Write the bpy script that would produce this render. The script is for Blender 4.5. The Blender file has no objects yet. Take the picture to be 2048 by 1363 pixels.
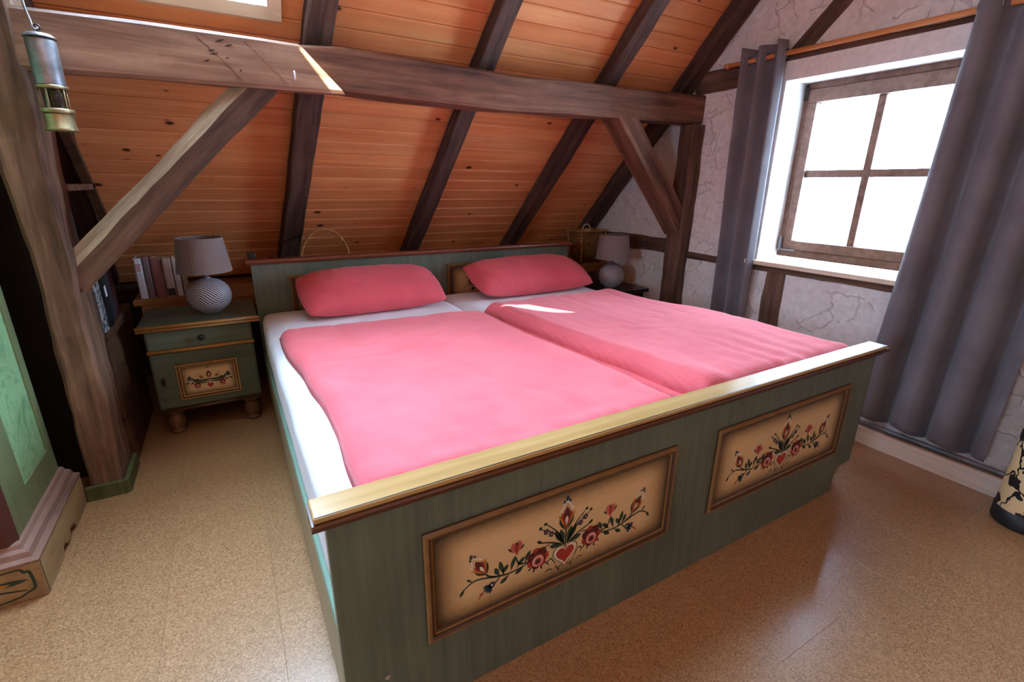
import bpy, bmesh, math, random
from mathutils import Vector, Matrix, noise as mnoise

random.seed(7)
sc = bpy.context.scene
col = sc.collection
PI = math.pi

# ------------------------------------------------------------------ camera
cam_d = bpy.data.cameras.new('camera'); cam = bpy.data.objects.new('camera', cam_d); col.objects.link(cam)
cam_d.sensor_width = 36.0; cam_d.lens = 964.5 * 36.0 / 2048.0; cam_d.clip_start = 0.02
YAW, PIT, ROL = -0.5278, 0.3125, 0.0123
fw = Vector((-math.sin(YAW) * math.cos(PIT), math.cos(YAW) * math.cos(PIT), -math.sin(PIT)))
rt = Vector((math.cos(YAW), math.sin(YAW), 0)); up = rt.cross(fw)
r2 = rt * math.cos(ROL) + up * math.sin(ROL); u2 = up * math.cos(ROL) - rt * math.sin(ROL)
cam.matrix_world = Matrix(((r2.x, u2.x, -fw.x, -0.0811), (r2.y, u2.y, -fw.y, -0.8267), (r2.z, u2.z, -fw.z, 1.2065), (0, 0, 0, 1)))
sc.camera = cam

# ------------------------------------------------------------------ world, light, exposure
w = bpy.data.worlds.new('sky'); sc.world = w; w.use_nodes = True
bg = w.node_tree.nodes['Background']; bg.inputs[0].default_value = (0.54, 0.74, 1.0, 1); bg.inputs[1].default_value = 43.0
vs = sc.view_settings
vs.view_transform = 'Standard'; vs.look = 'None'; vs.gamma = 1.0; vs.use_curve_mapping = False; vs.exposure = 0.5
sc.cycles.max_bounces = 14; sc.cycles.diffuse_bounces = 10; sc.cycles.glossy_bounces = 6; sc.cycles.transparent_max_bounces = 12
sc.cycles.sample_clamp_indirect = 12.0
def portal(name, loc, direction, sx, sy):
    d = bpy.data.lights.new(name, 'AREA'); d.shape = 'RECTANGLE'; d.size = sx; d.size_y = sy; d.cycles.is_portal = True
    o = bpy.data.objects.new(name, d); col.objects.link(o); o.location = loc
    o.rotation_euler = Vector(direction).to_track_quat('-Z', 'Y').to_euler()
SL = 1.03                                   # roof slope dz/dy
SN = math.sqrt(1 + SL * SL)
def roof_y(z, off=0.0): return 2.445 + (0.888 - z) / SL + off * SN / SL      # rafter underside, off = distance outwards
sun_d = bpy.data.lights.new('sun', 'SUN'); sun_d.energy = 26.0; sun_d.angle = 0.006; sun_d.color = (1.0, 0.94, 0.84)
sun = bpy.data.objects.new('sun', sun_d); col.objects.link(sun); sun.rotation_euler = Vector((0.3, 1.05, -1.0)).to_track_quat('-Z', 'Y').to_euler()
portal('window_portal', (2.95, 0.58, 1.29), (-1, 0, 0), 0.8, 0.95)
portal('added_window_portal', (-3.12, -1.1, 1.40), (1, 0, 0), 0.6, 0.6)
portal('skylight_portal', (-0.14, roof_y(2.46, 0.22), 2.46), (0, -SL, -1), 0.70, 1.70)

# ------------------------------------------------------------------ node and material helpers
def lin(r, g, b):
    f = lambda c: (c / 255 / 12.92) if c / 255 <= 0.04045 else ((c / 255 + 0.055) / 1.055) ** 2.4
    return (f(r), f(g), f(b), 1.0)
class MB:
    def __init__(s, name):
        s.m = bpy.data.materials.new(name); s.m.use_nodes = True; s.nt = s.m.node_tree
        s.b = s.nt.nodes['Principled BSDF']; s.out = s.nt.nodes['Material Output']
    def n(s, typ, ins=None, **props):
        nd = s.nt.nodes.new('ShaderNode' + typ)
        for k, v in props.items(): setattr(nd, k, v)
        for k, v in (ins or {}).items(): s.set(nd.inputs[k], v)
        return nd
    def set(s, sock, v):
        if isinstance(v, bpy.types.NodeSocket): s.nt.links.new(v, sock)
        else: sock.default_value = v
    def p(s, **kw):
        for k, v in kw.items(): s.set(s.b.inputs[k.replace('_', ' ')], v)
    def math(s, op, a, b=0.0, clamp=False):
        nd = s.nt.nodes.new('ShaderNodeMath'); nd.operation = op; nd.use_clamp = clamp
        s.set(nd.inputs[0], a); s.set(nd.inputs[1], b); return nd.outputs[0]
    def mix(s, fac, a, b, mode='MIX'):
        nd = s.nt.nodes.new('ShaderNodeMix'); nd.data_type = 'RGBA'; nd.blend_type = mode
        s.set(nd.inputs[0], fac); s.set(nd.inputs[6], a); s.set(nd.inputs[7], b); return nd.outputs[2]
    def ramp(s, fac, stops):
        nd = s.nt.nodes.new('ShaderNodeValToRGB'); s.set(nd.inputs[0], fac)
        el = nd.color_ramp.elements
        while len(el) < len(stops): el.new(0.5)
        for e, (p, c) in zip(el, stops): e.position = p; e.color = c
        return nd.outputs[0]
    def coords(s, scale=(1, 1, 1), rnd=True):
        tc = s.n('TexCoord'); v = tc.outputs['Object']
        if rnd:
            oi = s.n('ObjectInfo')
            cm = s.n('VectorMath', {0: (31.7, 17.3, 23.9), 'Scale': oi.outputs['Random']}, operation='SCALE')
            v = s.n('VectorMath', {0: v, 1: cm.outputs[0]}, operation='ADD').outputs[0]
        return s.n('Mapping', {'Vector': v, 'Scale': scale}).outputs[0]
    def bump(s, h, strength=0.3, dist=0.01, prev=None):
        ins = {'Height': h, 'Strength': strength, 'Distance': dist}
        if prev is not None: ins['Normal'] = prev
        bn = s.n('Bump', ins)
        s.set(s.b.inputs['Normal'], bn.outputs[0]); return bn.outputs[0]

def m_wood(name, dark, mid, light, axis=0, grain=22.0, along=1.3, rough=0.6, bump=0.25, knots=False, var=0.25, spec=0.3, streak=0.55):
    b = MB(name)
    scl = [grain] * 3; scl[axis] = along
    v = b.coords(tuple(scl))
    n1 = b.n('TexNoise', {'Vector': v, 'Scale': 1.0, 'Detail': 6.0, 'Roughness': 0.6, 'Distortion': 0.5}).outputs[0]
    scl2 = [5.0] * 3; scl2[axis] = 1.6
    n2 = b.n('TexNoise', {'Vector': b.coords(tuple(scl2)), 'Scale': 1.0, 'Detail': 4.0, 'Roughness': 0.65}).outputs[0]
    f = b.math('ADD', b.math('MULTIPLY', n1, streak), b.math('MULTIPLY', n2, 1 - streak))
    c = b.ramp(f, [(0.36, dark), (0.5, mid), (0.66, light)])
    if knots:
        scl3 = [13.0, 13.0, 0.0]; scl3[axis] = 7.5
        vo = b.n('TexVoronoi', {'Vector': b.coords(tuple(scl3)), 'Scale': 1.0, 'Randomness': 1.0})
        sep = b.n('SeparateColor', {'Color': vo.outputs['Color']})
        size = b.math('MULTIPLY', b.math('SUBTRACT', sep.outputs[0], 0.20, True), 0.25)
        k = b.math('MULTIPLY', b.math('SUBTRACT', size, vo.outputs['Distance']), 14.0, True)
        ring = b.math('MULTIPLY', b.math('SUBTRACT', b.math('MULTIPLY', size, 1.9), vo.outputs['Distance']), 4.0, True)
        c = b.mix(b.math('MULTIPLY', ring, 0.45), c, dark)
        c = b.mix(k, c, knots)
    oi = b.n('ObjectInfo')
    val = b.math('ADD', b.math('MULTIPLY', oi.outputs['Random'], var), 1.0 - var * 0.5)
    hs = b.n('HueSaturation', {'Color': c, 'Value': val})
    b.p(Base_Color=hs.outputs[0], Roughness=rough, Specular_IOR_Level=spec)
    b.bump(f, bump, 0.006)
    return b.m

def m_paint(name, c, c2=None, rough=0.5, axis=2, bump=0.08, spec=0.4, scale=60.0):
    b = MB(name); scl = [scale] * 3; scl[axis] = 3.0
    n1 = b.n('TexNoise', {'Vector': b.coords(tuple(scl)), 'Scale': 1.0, 'Detail': 3.0}).outputs[0]
    n2 = b.n('TexNoise', {'Vector': b.coords((3, 3, 3)), 'Scale': 1.0, 'Detail': 3.0}).outputs[0]
    c2 = c2 or tuple(x * 0.72 for x in c[:3]) + (1,)
    cc = b.ramp(b.math('ADD', b.math('MULTIPLY', n1, 0.5), b.math('MULTIPLY', n2, 0.5)), [(0.36, c2), (0.62, c)])
    b.p(Base_Color=cc, Roughness=rough, Specular_IOR_Level=spec); b.bump(n1, bump, 0.004)
    return b.m

def m_plain(name, c, rough=0.5, metal=0.0, spec=0.4, grain=0.0):
    b = MB(name)
    n1 = b.n('TexNoise', {'Vector': b.coords((40, 40, 40)), 'Scale': 1.0, 'Detail': 3.0}).outputs[0]
    cc = b.ramp(n1, [(0.3, tuple(x * (0.86 - grain) for x in c[:3]) + (1,)), (0.7, c)])
    b.p(Base_Color=cc, Roughness=rough, Metallic=metal, Specular_IOR_Level=spec)
    return b.m

def m_fabric(name, c, freq=900.0, bump=0.25, rough=0.95, c2=None, waffle=False, wr=0.0):
    b = MB(name); tc = b.n('TexCoord')
    sep = b.n('SeparateXYZ', {'Vector': tc.outputs['Object']})
    sx = b.math('SINE', b.math('MULTIPLY', sep.outputs[0], freq)); sy = b.math('SINE', b.math('MULTIPLY', sep.outputs[1], freq))
    sz = b.math('SINE', b.math('MULTIPLY', sep.outputs[2], freq))
    h = b.math('MAXIMUM', sx, sy) if waffle else b.n('TexNoise', {'Vector': tc.outputs['Object'], 'Scale': freq * 0.16, 'Detail': 2.0}).outputs[0]
    n2 = b.n('TexNoise', {'Vector': b.coords((5, 5, 5)), 'Scale': 1.0, 'Detail': 4.0}).outputs[0]
    c2 = c2 or tuple(x * 0.85 for x in c[:3]) + (1,)
    base = b.ramp(n2, [(0.35, c2), (0.65, c)])
    if waffle:
        base = b.mix(b.math('MULTIPLY', b.math('SUBTRACT', 0.3, h, True), 0.35), base, tuple(x * 0.62 for x in c[:3]) + (1,))
    b.p(Base_Color=base, Roughness=rough, Specular_IOR_Level=0.15, Sheen_Weight=0.15)
    b.bump(h, bump, 0.002)
    return b.m

# ------------------------------------------------------------------ materials
OAK = m_wood('dark_oak', lin(52, 36, 28), lin(92, 66, 52), lin(126, 96, 78), grain=26, along=1.6, bump=0.9, rough=0.75, var=0.1)
OAK_RED = m_wood('brown_oak', lin(66, 42, 31), lin(112, 76, 57), lin(148, 108, 84), grain=24, along=1.5, bump=0.9, rough=0.7, var=0.1)
OAK_TAN = m_wood('tan_oak', lin(84, 58, 46), lin(136, 100, 78), lin(176, 138, 110), grain=20, along=1.2, bump=0.9, rough=0.7, var=0.0)
OAK_LIGHT = m_wood('pale_lit_oak', lin(120, 98, 80), lin(172, 148, 122), lin(214, 194, 166), grain=24, along=2.0, bump=0.6, rough=0.8, var=0.0)  # pale oak for beam ends; on the brace chamfer it stands for skylight
OAK_VERT = m_wood('dark_oak_post', lin(60, 44, 34), lin(112, 84, 65), lin(158, 124, 97), axis=0, grain=22, along=1.3, bump=0.9, rough=0.75, var=0.1)
RAFTER = m_wood('rafter_oak', lin(42, 30, 26), lin(76, 55, 45), lin(104, 80, 68), grain=28, along=2.0, bump=0.4, rough=0.8, var=0.12)
PINE = m_wood('pine_boards', lin(208, 126, 74), lin(224, 146, 90), lin(234, 166, 108), grain=26, along=0.8, bump=0.04, rough=0.40, knots=lin(84, 40, 20), var=0.16, spec=0.4)
SHELFWOOD = m_wood('shelf_pine', lin(120, 74, 36), lin(152, 98, 52), lin(180, 124, 72), grain=24, along=1.2, bump=0.1, rough=0.5, var=0.1)
DARKWOOD = m_wood('dark_panel_wood', lin(52, 35, 24), lin(80, 54, 36), lin(104, 74, 50), grain=22, along=1.2, bump=0.15, rough=0.55, var=0.1)
WINWOOD = m_wood('window_wood', lin(92, 64, 52), lin(118, 86, 72), lin(138, 104, 88), grain=30, along=1.5, bump=0.1, rough=0.5, var=0.05)
BOARDWOOD = m_wood('pale_board_wood', lin(196, 178, 160), lin(216, 198, 180), lin(230, 216, 200), grain=22, along=1.2, bump=0.1, rough=0.6, var=0.05)
SILLWOOD = m_wood('pale_sill_wood', lin(206, 180, 148), lin(228, 208, 180), lin(240, 228, 208), axis=1, grain=22, along=1.2, bump=0.1, rough=0.35, var=0.0)
RODWOOD = m_wood('rod_wood', lin(178, 104, 56), lin(206, 134, 80), lin(224, 160, 104), axis=1, grain=40, along=2, bump=0.05, rough=0.4, var=0.0)
TRIMWOOD = m_wood('skylight_trim_wood', lin(228, 208, 176), lin(240, 224, 196), lin(246, 236, 214), grain=20, along=1.2, bump=0.04, rough=0.45, var=0.03)
GREEN = m_paint('green_bed_paint', lin(104, 116, 98), lin(82, 92, 78), rough=0.42, axis=2)
GREEN_NS = m_paint('green_nightstand_paint', lin(90, 102, 84), lin(68, 78, 62), rough=0.5, axis=0, scale=30)
GREEN_W = m_paint('olive_wardrobe_paint', lin(126, 138, 96), lin(104, 116, 80), rough=0.45)
CAPTOP = m_wood('ochre_cap_wood', lin(158, 124, 74), lin(180, 146, 92), lin(194, 162, 108), grain=40, along=1.0, bump=0.03, rough=0.22, var=0.0, spec=0.6)
BROWNEDGE = m_plain('brown_moulding', lin(86, 48, 30), 0.25, spec=0.5)
GOLD = m_plain('ochre_moulding', lin(138, 102, 58), 0.4, grain=0.1)
GOLD_NS = m_plain('bright_ochre_moulding', lin(182, 138, 76), 0.4, grain=0.1)
GOLD_DK = m_plain('dark_ochre_moulding', lin(80, 54, 30), 0.4)
BLACKP = m_plain('black_paint', lin(34, 32, 32), 0.5)
IRON = m_plain('iron', lin(60, 58, 56), 0.45, 0.8)
STEEL = m_plain('worn_steel', lin(160, 162, 168), 0.42, 0.85, grain=0.25)
BRASS = m_plain('brass', lin(176, 162, 122), 0.45, 0.85)
WHITEP = m_plain('white_plaster_smooth', lin(236, 232, 228), 0.7)
BLACKTOP = m_plain('black_stained_wood', lin(40, 34, 30), 0.35)
WARD_RED = m_plain('wine_red_paint', lin(92, 50, 44), 0.5)
WARD_BASE = m_wood('wardrobe_base_wood', lin(128, 100, 66), lin(164, 136, 96), lin(184, 158, 118), axis=1, grain=14, along=1.2, bump=0.05, rough=0.5, var=0.0)
WARD_MOULD = m_wood('wardrobe_moulding', lin(112, 80, 66), lin(146, 112, 96), lin(164, 132, 116), axis=1, grain=16, along=1.2, bump=0.05, rough=0.4, var=0.0)
MOSSGREEN = m_paint('moss_green_skirting', lin(96, 100, 58), lin(66, 70, 38), rough=0.8)
DUVET = m_fabric('coral_waffle_cotton', lin(231, 112, 118), 850.0, 0.28, c2=lin(224, 102, 110), waffle=True)
PILLOW = m_fabric('coral_cotton', lin(224, 94, 102), 2600.0, 0.12, c2=lin(212, 84, 94))
SHEET = m_fabric('white_sheet_cotton', lin(238, 238, 242), 2400.0, 0.06)
CURTAIN = m_fabric('grey_curtain_cloth', lin(122, 116, 118), 5200.0, 0.06, c2=lin(110, 104, 106))
SHADE = m_fabric('taupe_shade_cloth', lin(140, 126, 122), 5200.0, 0.04)
WICKER_H = m_wood('willow_handle', lin(120, 76, 36), lin(176, 126, 70), lin(206, 160, 104), grain=60, along=14, bump=0.4, rough=0.6, var=0.0)

def build_plaster():
    b = MB('trowelled_plaster'); v = b.coords((1, 1, 1), False)
    nz = b.n('TexNoise', {'Vector': v, 'Scale': 5.0, 'Detail': 3.0})
    vv = b.n('VectorMath', {0: v, 1: b.n('VectorMath', {0: nz.outputs['Color'], 'Scale': 0.26}, operation='SCALE').outputs[0]}, operation='ADD').outputs[0]
    vo = b.n('TexVoronoi', {'Vector': vv, 'Scale': 8.5}, feature='DISTANCE_TO_EDGE').outputs[0]
    ridge = b.math('MULTIPLY', b.math('SUBTRACT', 0.045, vo, True), 15.0)
    msk = b.math('GREATER_THAN', b.n('TexNoise', {'Vector': v, 'Scale': 6.3, 'Detail': 3.0}).outputs[0], 0.51)
    cell = b.n('TexVoronoi', {'Vector': vv, 'Scale': 8.5}).outputs['Distance']
    fine = b.n('TexNoise', {'Vector': v, 'Scale': 34.0, 'Detail': 5.0}).outputs[0]
    h = b.math('ADD', b.math('ADD', b.math('MULTIPLY', ridge, msk), b.math('MULTIPLY', cell, 0.8)), b.math('MULTIPLY', fine, 0.35))
    c = b.ramp(fine, [(0.3, lin(214, 204, 196)), (0.7, lin(232, 226, 222))])
    b.p(Base_Color=c, Roughness=0.9, Specular_IOR_Level=0.15); b.bump(h, 0.6, 0.016)
    return b.m
PLASTER = build_plaster()

def build_cork():
    b = MB('varnished_cork'); v = b.coords((1, 1, 1))
    n1 = b.n('TexNoise', {'Vector': v, 'Scale': 230.0, 'Detail': 2.0, 'Roughness': 0.7}).outputs[0]
    vo = b.n('TexVoronoi', {'Vector': v, 'Scale': 260.0})
    sep = b.n('SeparateColor', {'Color': vo.outputs['Color']})
    f = b.math('ADD', b.math('MULTIPLY', n1, 0.55), b.math('MULTIPLY', sep.outputs[0], 0.45))
    c = b.ramp(f, [(0.18, lin(118, 84, 50)), (0.40, lin(156, 117, 76)), (0.6, lin(171, 131, 89)), (0.84, lin(192, 154, 110))])
    big = b.n('TexNoise', {'Vector': v, 'Scale': 2.2, 'Detail': 3.0}).outputs[0]
    oi = b.n('ObjectInfo')
    val = b.math('ADD', b.math('ADD', b.math('MULTIPLY', oi.outputs['Random'], 0.05), 0.9), b.math('MULTIPLY', big, 0.12))
    hs = b.n('HueSaturation', {'Color': c, 'Value': val})
    rg = b.math('ADD', b.math('MULTIPLY', n1, 0.16), 0.27)
    b.p(Base_Color=hs.outputs[0], Roughness=rg, Specular_IOR_Level=0.5, Coat_Weight=0.6, Coat_Roughness=0.2); b.bump(n1, 0.04, 0.002)
    return b.m
CORK = build_cork()

def build_stripes():
    b = MB('wavy_striped_ceramic'); tc = b.n('TexCoord')
    nz = b.n('TexNoise', {'Vector': tc.outputs['Object'], 'Scale': 6.0, 'Detail': 0.0})
    sep = b.n('SeparateXYZ', {'Vector': tc.outputs['Object']})
    ph = b.math('ADD', b.math('MULTIPLY', nz.outputs[0], 95.0), b.math('ADD', b.math('MULTIPLY', sep.outputs[2], 760.0), b.math('MULTIPLY', sep.outputs[0], 260.0)))
    s = b.math('SINE', ph)
    f = b.math('ADD', b.math('MULTIPLY', s, 2.2), 0.5, True)
    c = b.mix(f, lin(44, 46, 52), lin(212, 214, 222))
    b.p(Base_Color=c, Roughness=0.5); b.bump(f, 0.5, 0.004)
    return b.m
STRIPES = build_stripes()

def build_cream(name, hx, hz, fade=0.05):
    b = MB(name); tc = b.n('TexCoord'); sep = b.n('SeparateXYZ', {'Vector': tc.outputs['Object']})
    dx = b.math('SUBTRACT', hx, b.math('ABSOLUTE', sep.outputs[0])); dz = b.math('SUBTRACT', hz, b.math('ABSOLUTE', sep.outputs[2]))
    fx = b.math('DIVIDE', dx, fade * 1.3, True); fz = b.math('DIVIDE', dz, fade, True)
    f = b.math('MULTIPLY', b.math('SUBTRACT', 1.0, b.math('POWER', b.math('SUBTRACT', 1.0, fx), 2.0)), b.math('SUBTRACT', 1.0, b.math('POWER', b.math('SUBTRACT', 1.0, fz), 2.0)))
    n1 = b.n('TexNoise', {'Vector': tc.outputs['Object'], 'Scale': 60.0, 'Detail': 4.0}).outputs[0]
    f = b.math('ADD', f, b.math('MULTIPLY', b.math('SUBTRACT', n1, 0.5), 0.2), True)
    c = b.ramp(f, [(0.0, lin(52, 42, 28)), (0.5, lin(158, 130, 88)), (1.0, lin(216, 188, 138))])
    b.p(Base_Color=c, Roughness=0.38); return b.m

def build_marble():
    b = MB('green_marbled_paint'); v = b.coords((1, 1, 1), False)
    n1 = b.n('TexNoise', {'Vector': v, 'Scale': 9.0, 'Detail': 6.0, 'Roughness': 0.62, 'Distortion': 2.2}).outputs[0]
    c = b.ramp(n1, [(0.3, lin(112, 160, 112)), (0.46, lin(142, 190, 136)), (0.56, lin(158, 204, 150)), (0.7, lin(124, 170, 118))])
    b.p(Base_Color=c, Roughness=0.4); return b.m
MARBLE = build_marble()

def build_weave(name, c1, c2, fz=300.0, fx=260.0):
    b = MB(name); tc = b.n('TexCoord'); sep = b.n('SeparateXYZ', {'Vector': tc.outputs['Object']})
    ang = b.math('ADD', sep.outputs[0], sep.outputs[1])
    h = b.math('MULTIPLY', b.math('SINE', b.math('MULTIPLY', sep.outputs[2], fz)), b.math('SINE', b.math('MULTIPLY', ang, fx)))
    c = b.ramp(b.math('ADD', b.math('MULTIPLY', h, 0.5), 0.5), [(0.2, c1), (0.7, c2)])
    b.p(Base_Color=c, Roughness=0.7); b.bump(h, 0.9, 0.006); return b.m
WEAVE = build_weave('wicker_weave', lin(70, 40, 18), lin(178, 124, 62))

def build_glass(name='window_glass', tint=(0.97, 0.99, 1.0, 1)):
    b = MB(name); t = b.n('BsdfTransparent', {'Color': tint}); g = b.n('BsdfGlossy', {'Roughness': 0.02})
    fr = b.n('Fresnel', {'IOR': 1.45}); mx = b.n('MixShader', {0: b.math('MULTIPLY', fr.outputs[0], 0.7)})
    b.nt.links.new(t.outputs[0], mx.inputs[1]); b.nt.links.new(g.outputs[0], mx.inputs[2])
    b.nt.links.new(mx.outputs[0], b.out.inputs[0]); return b.m
GLASS = build_glass()

def build_vase():
    b = MB('black_blossom_print'); v = b.coords((1, 1, 1), False)
    vo = b.n('TexVoronoi', {'Vector': v, 'Scale': 15.0}).outputs['Distance']
    nz = b.n('TexNoise', {'Vector': v, 'Scale': 55.0, 'Detail': 3.0}).outputs[0]
    blot = b.math('LESS_THAN', b.math('ADD', vo, b.math('MULTIPLY', b.math('SUBTRACT', nz, 0.5), 0.5)), 0.40)
    vd = b.n('VectorMath', {0: v, 1: b.n('VectorMath', {0: b.n('TexNoise', {'Vector': v, 'Scale': 14.0}).outputs['Color'], 'Scale': 0.12}, operation='SCALE').outputs[0]}, operation='ADD').outputs[0]
    ed = b.n('TexVoronoi', {'Vector': vd, 'Scale': 8.0}, feature='DISTANCE_TO_EDGE').outputs[0]
    ln = b.math('LESS_THAN', ed, 0.028)
    c = b.mix(b.math('MAXIMUM', blot, ln), lin(222, 190, 140), lin(34, 30, 30))
    b.p(Base_Color=c, Roughness=0.4); return b.m
VASEP = build_vase()
def build_mottle():
    b = MB('mottled_file_paper'); n1 = b.n('TexNoise', {'Vector': b.coords((1, 1, 1)), 'Scale': 60.0, 'Detail': 5.0}).outputs[0]
    b.p(Base_Color=b.ramp(n1, [(0.42, lin(34, 38, 40)), (0.55, lin(150, 152, 150))]), Roughness=0.6); return b.m
MOTTLE = build_mottle()

# ------------------------------------------------------------------ object helpers
def tag(o, label=None, cat=None, group=None, kind=None):
    if label: o['label'] = label
    if cat: o['category'] = cat
    if group: o['group'] = group
    if kind: o['kind'] = kind
    return o
def thing(name, loc=(0, 0, 0), rotz=0.0, label=None, cat=None, group=None, kind=None):
    o = bpy.data.objects.new(name, None); col.objects.link(o); o.location = loc; o.rotation_euler = (0, 0, rotz); o.empty_display_size = 0.1
    return tag(o, label, cat, group, kind)
def obj(name, bm, mats, parent=None, loc=None, rot=None, smooth=False):
    me = bpy.data.meshes.new(name); bmesh.ops.recalc_face_normals(bm, faces=bm.faces[:]); bm.to_mesh(me); bm.free()
    for m in (mats if isinstance(mats, (list, tuple)) else [mats]): me.materials.append(m)
    if smooth: me.polygons.foreach_set('use_smooth', [True] * len(me.polygons))
    o = bpy.data.objects.new(name, me); col.objects.link(o)
    if parent: o.parent = parent
    if loc: o.location = loc
    if rot: o.rotation_euler = rot
    return o
def box(bm, x0, x1, y0, y1, z0, z1, bev=0.0, mi=0, seg=2):
    vs_ = [bm.verts.new((x, y, z)) for x in (x0, x1) for y in (y0, y1) for z in (z0, z1)]
    fs = [bm.faces.new([vs_[i] for i in q]) for q in ((0, 1, 3, 2), (4, 6, 7, 5), (0, 4, 5, 1), (2, 3, 7, 6), (0, 2, 6, 4), (1, 5, 7, 3))]
    for f in fs: f.material_index = mi
    if bev > 0:
        es = list({e for f in fs for e in f.edges})
        r = bmesh.ops.bevel(bm, geom=es, offset=bev, segments=seg, affect='EDGES', profile=0.5, clamp_overlap=True)
        for f in r['faces']: f.material_index = mi
def bx(*a, **k):
    bm = bmesh.new(); box(bm, *a, **k); return bm
def prism(bm, pts, axis, a0, a1, mi=0):
    """pts: 2D polygon in the two other axes (cyclic order x,y,z without axis)."""
    def mk(p, a):
        if axis == 0: return (a, p[0], p[1])
        if axis == 1: return (p[0], a, p[1])
        return (p[0], p[1], a)
    A = [bm.verts.new(mk(p, a0)) for p in pts]; B = [bm.verts.new(mk(p, a1)) for p in pts]
    n = len(pts); fs = [bm.faces.new(A[::-1]), bm.faces.new(B)]
    for i in range(n): fs.append(bm.faces.new((A[i], A[(i + 1) % n], B[(i + 1) % n], B[i])))
    for f in fs: f.material_index = mi
def lathe(bm, prof, seg=32, cx=0.0, cy=0.0, mi=0, sx=1.0, sy=1.0):
    rings = []
    for r, z in prof:
        if r <= 1e-6: rings.append([bm.verts.new((cx, cy, z))])
        else: rings.append([bm.verts.new((cx + sx * r * math.cos(2 * PI * i / seg), cy + sy * r * math.sin(2 * PI * i / seg), z)) for i in range(seg)])
    for a, b in zip(rings, rings[1:]):
        for i in range(seg):
            j = (i + 1) % seg
            if len(a) == 1 and len(b) == 1: continue
            q = (a[0], b[i], b[j]) if len(a) == 1 else ((a[i], b[0], a[j]) if len(b) == 1 else (a[i], b[i], b[j], a[j]))
            bm.faces.new(q).material_index = mi
def tube(bm, pts, r, seg=8, mi=0, closed=False):
    pts = [Vector(p) for p in pts]; rings = []; n = len(pts)
    prev = None
    for i, p in enumerate(pts):
        a = pts[i - 1] if (i > 0 or closed) else p; b = pts[(i + 1) % n] if (i < n - 1 or closed) else p
        t = (b - a).normalized()
        u = prev - t * prev.dot(t) if prev is not None else (Vector((0, 0, 1)) if abs(t.z) < 0.9 else Vector((1, 0, 0))).cross(t)
        u.normalize(); prev = u; v = t.cross(u)
        rr = r[i] if isinstance(r, (list, tuple)) else r
        rings.append([bm.verts.new(p + (u * math.cos(2 * PI * k / seg) + v * math.sin(2 * PI * k / seg)) * rr) for k in range(seg)])
    for i in range(n if closed else n - 1):
        a, b = rings[i], rings[(i + 1) % n]
        for k in range(seg): bm.faces.new((a[k], a[(k + 1) % seg], b[(k + 1) % seg], b[k])).material_index = mi
    if not closed:
        bm.faces.new(rings[0][::-1]).material_index = mi; bm.faces.new(rings[-1]).material_index = mi
def beam(name, p0, p1, w_, h_, upv, mat, parent=None, rough=0.006, seed=0, sect=None, n=None, mats=None, chamfer=0.006):
    """hewn timber from p0 to p1: local X along, cross-section w_ (local Y) by h_ (local Z)."""
    p0, p1, upv = Vector(p0), Vector(p1), Vector(upv)
    L = (p1 - p0).length; X = (p1 - p0) / L; Y = upv.cross(X).normalized(); Z = X.cross(Y)
    if sect is None:
        c = chamfer; a, b = w_ / 2, h_ / 2
        sect = [(-a + c, -b, 0), (a - c, -b, 0), (a, -b + c, 0), (a, b - c, 0), (a - c, b, 0), (-a + c, b, 0), (-a, b - c, 0), (-a, -b + c, 0)]
    n = n or max(2, int(L / 0.05)); bm = bmesh.new(); rings = []
    for i in range(n + 1):
        x = L * i / n; r = []
        for k, (y, z, _) in enumerate(sect):
            q = Vector((x * 3.1 + seed * 9.7, y * 9 + seed, z * 9 - seed))
            q2 = Vector((x * 11 + seed, y * 12 - seed, z * 12))
            dy = (mnoise.noise(q) * 1.3 + mnoise.noise(q2) * 0.6) * rough; dz = (mnoise.noise(q + Vector((7.3, 1.1, 4.2))) * 1.3 + mnoise.noise(q2 + Vector((3, 8, 1))) * 0.6) * rough
            r.append(bm.verts.new((x, y + dy, z + dz)))
        rings.append(r)
    m = len(sect)
    for a, b in zip(rings, rings[1:]):
        for k in range(m): bm.faces.new((a[k], a[(k + 1) % m], b[(k + 1) % m], b[k])).material_index = int(sect[k][2])
    bm.faces.new(rings[0][::-1]); bm.faces.new(rings[-1])
    o = obj(name, bm, mats or mat, parent)
    o.matrix_local = Matrix(((X.x, Y.x, Z.x, p0.x), (X.y, Y.y, Z.y, p0.y), (X.z, Y.z, Z.z, p0.z), (0, 0, 0, 1)))
    return o
def copy_tree(o, parent=None):
    c = o.copy(); col.objects.link(c)
    if parent: c.parent = parent
    for ch in list(o.children): copy_tree(ch, c)
    return c

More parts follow.
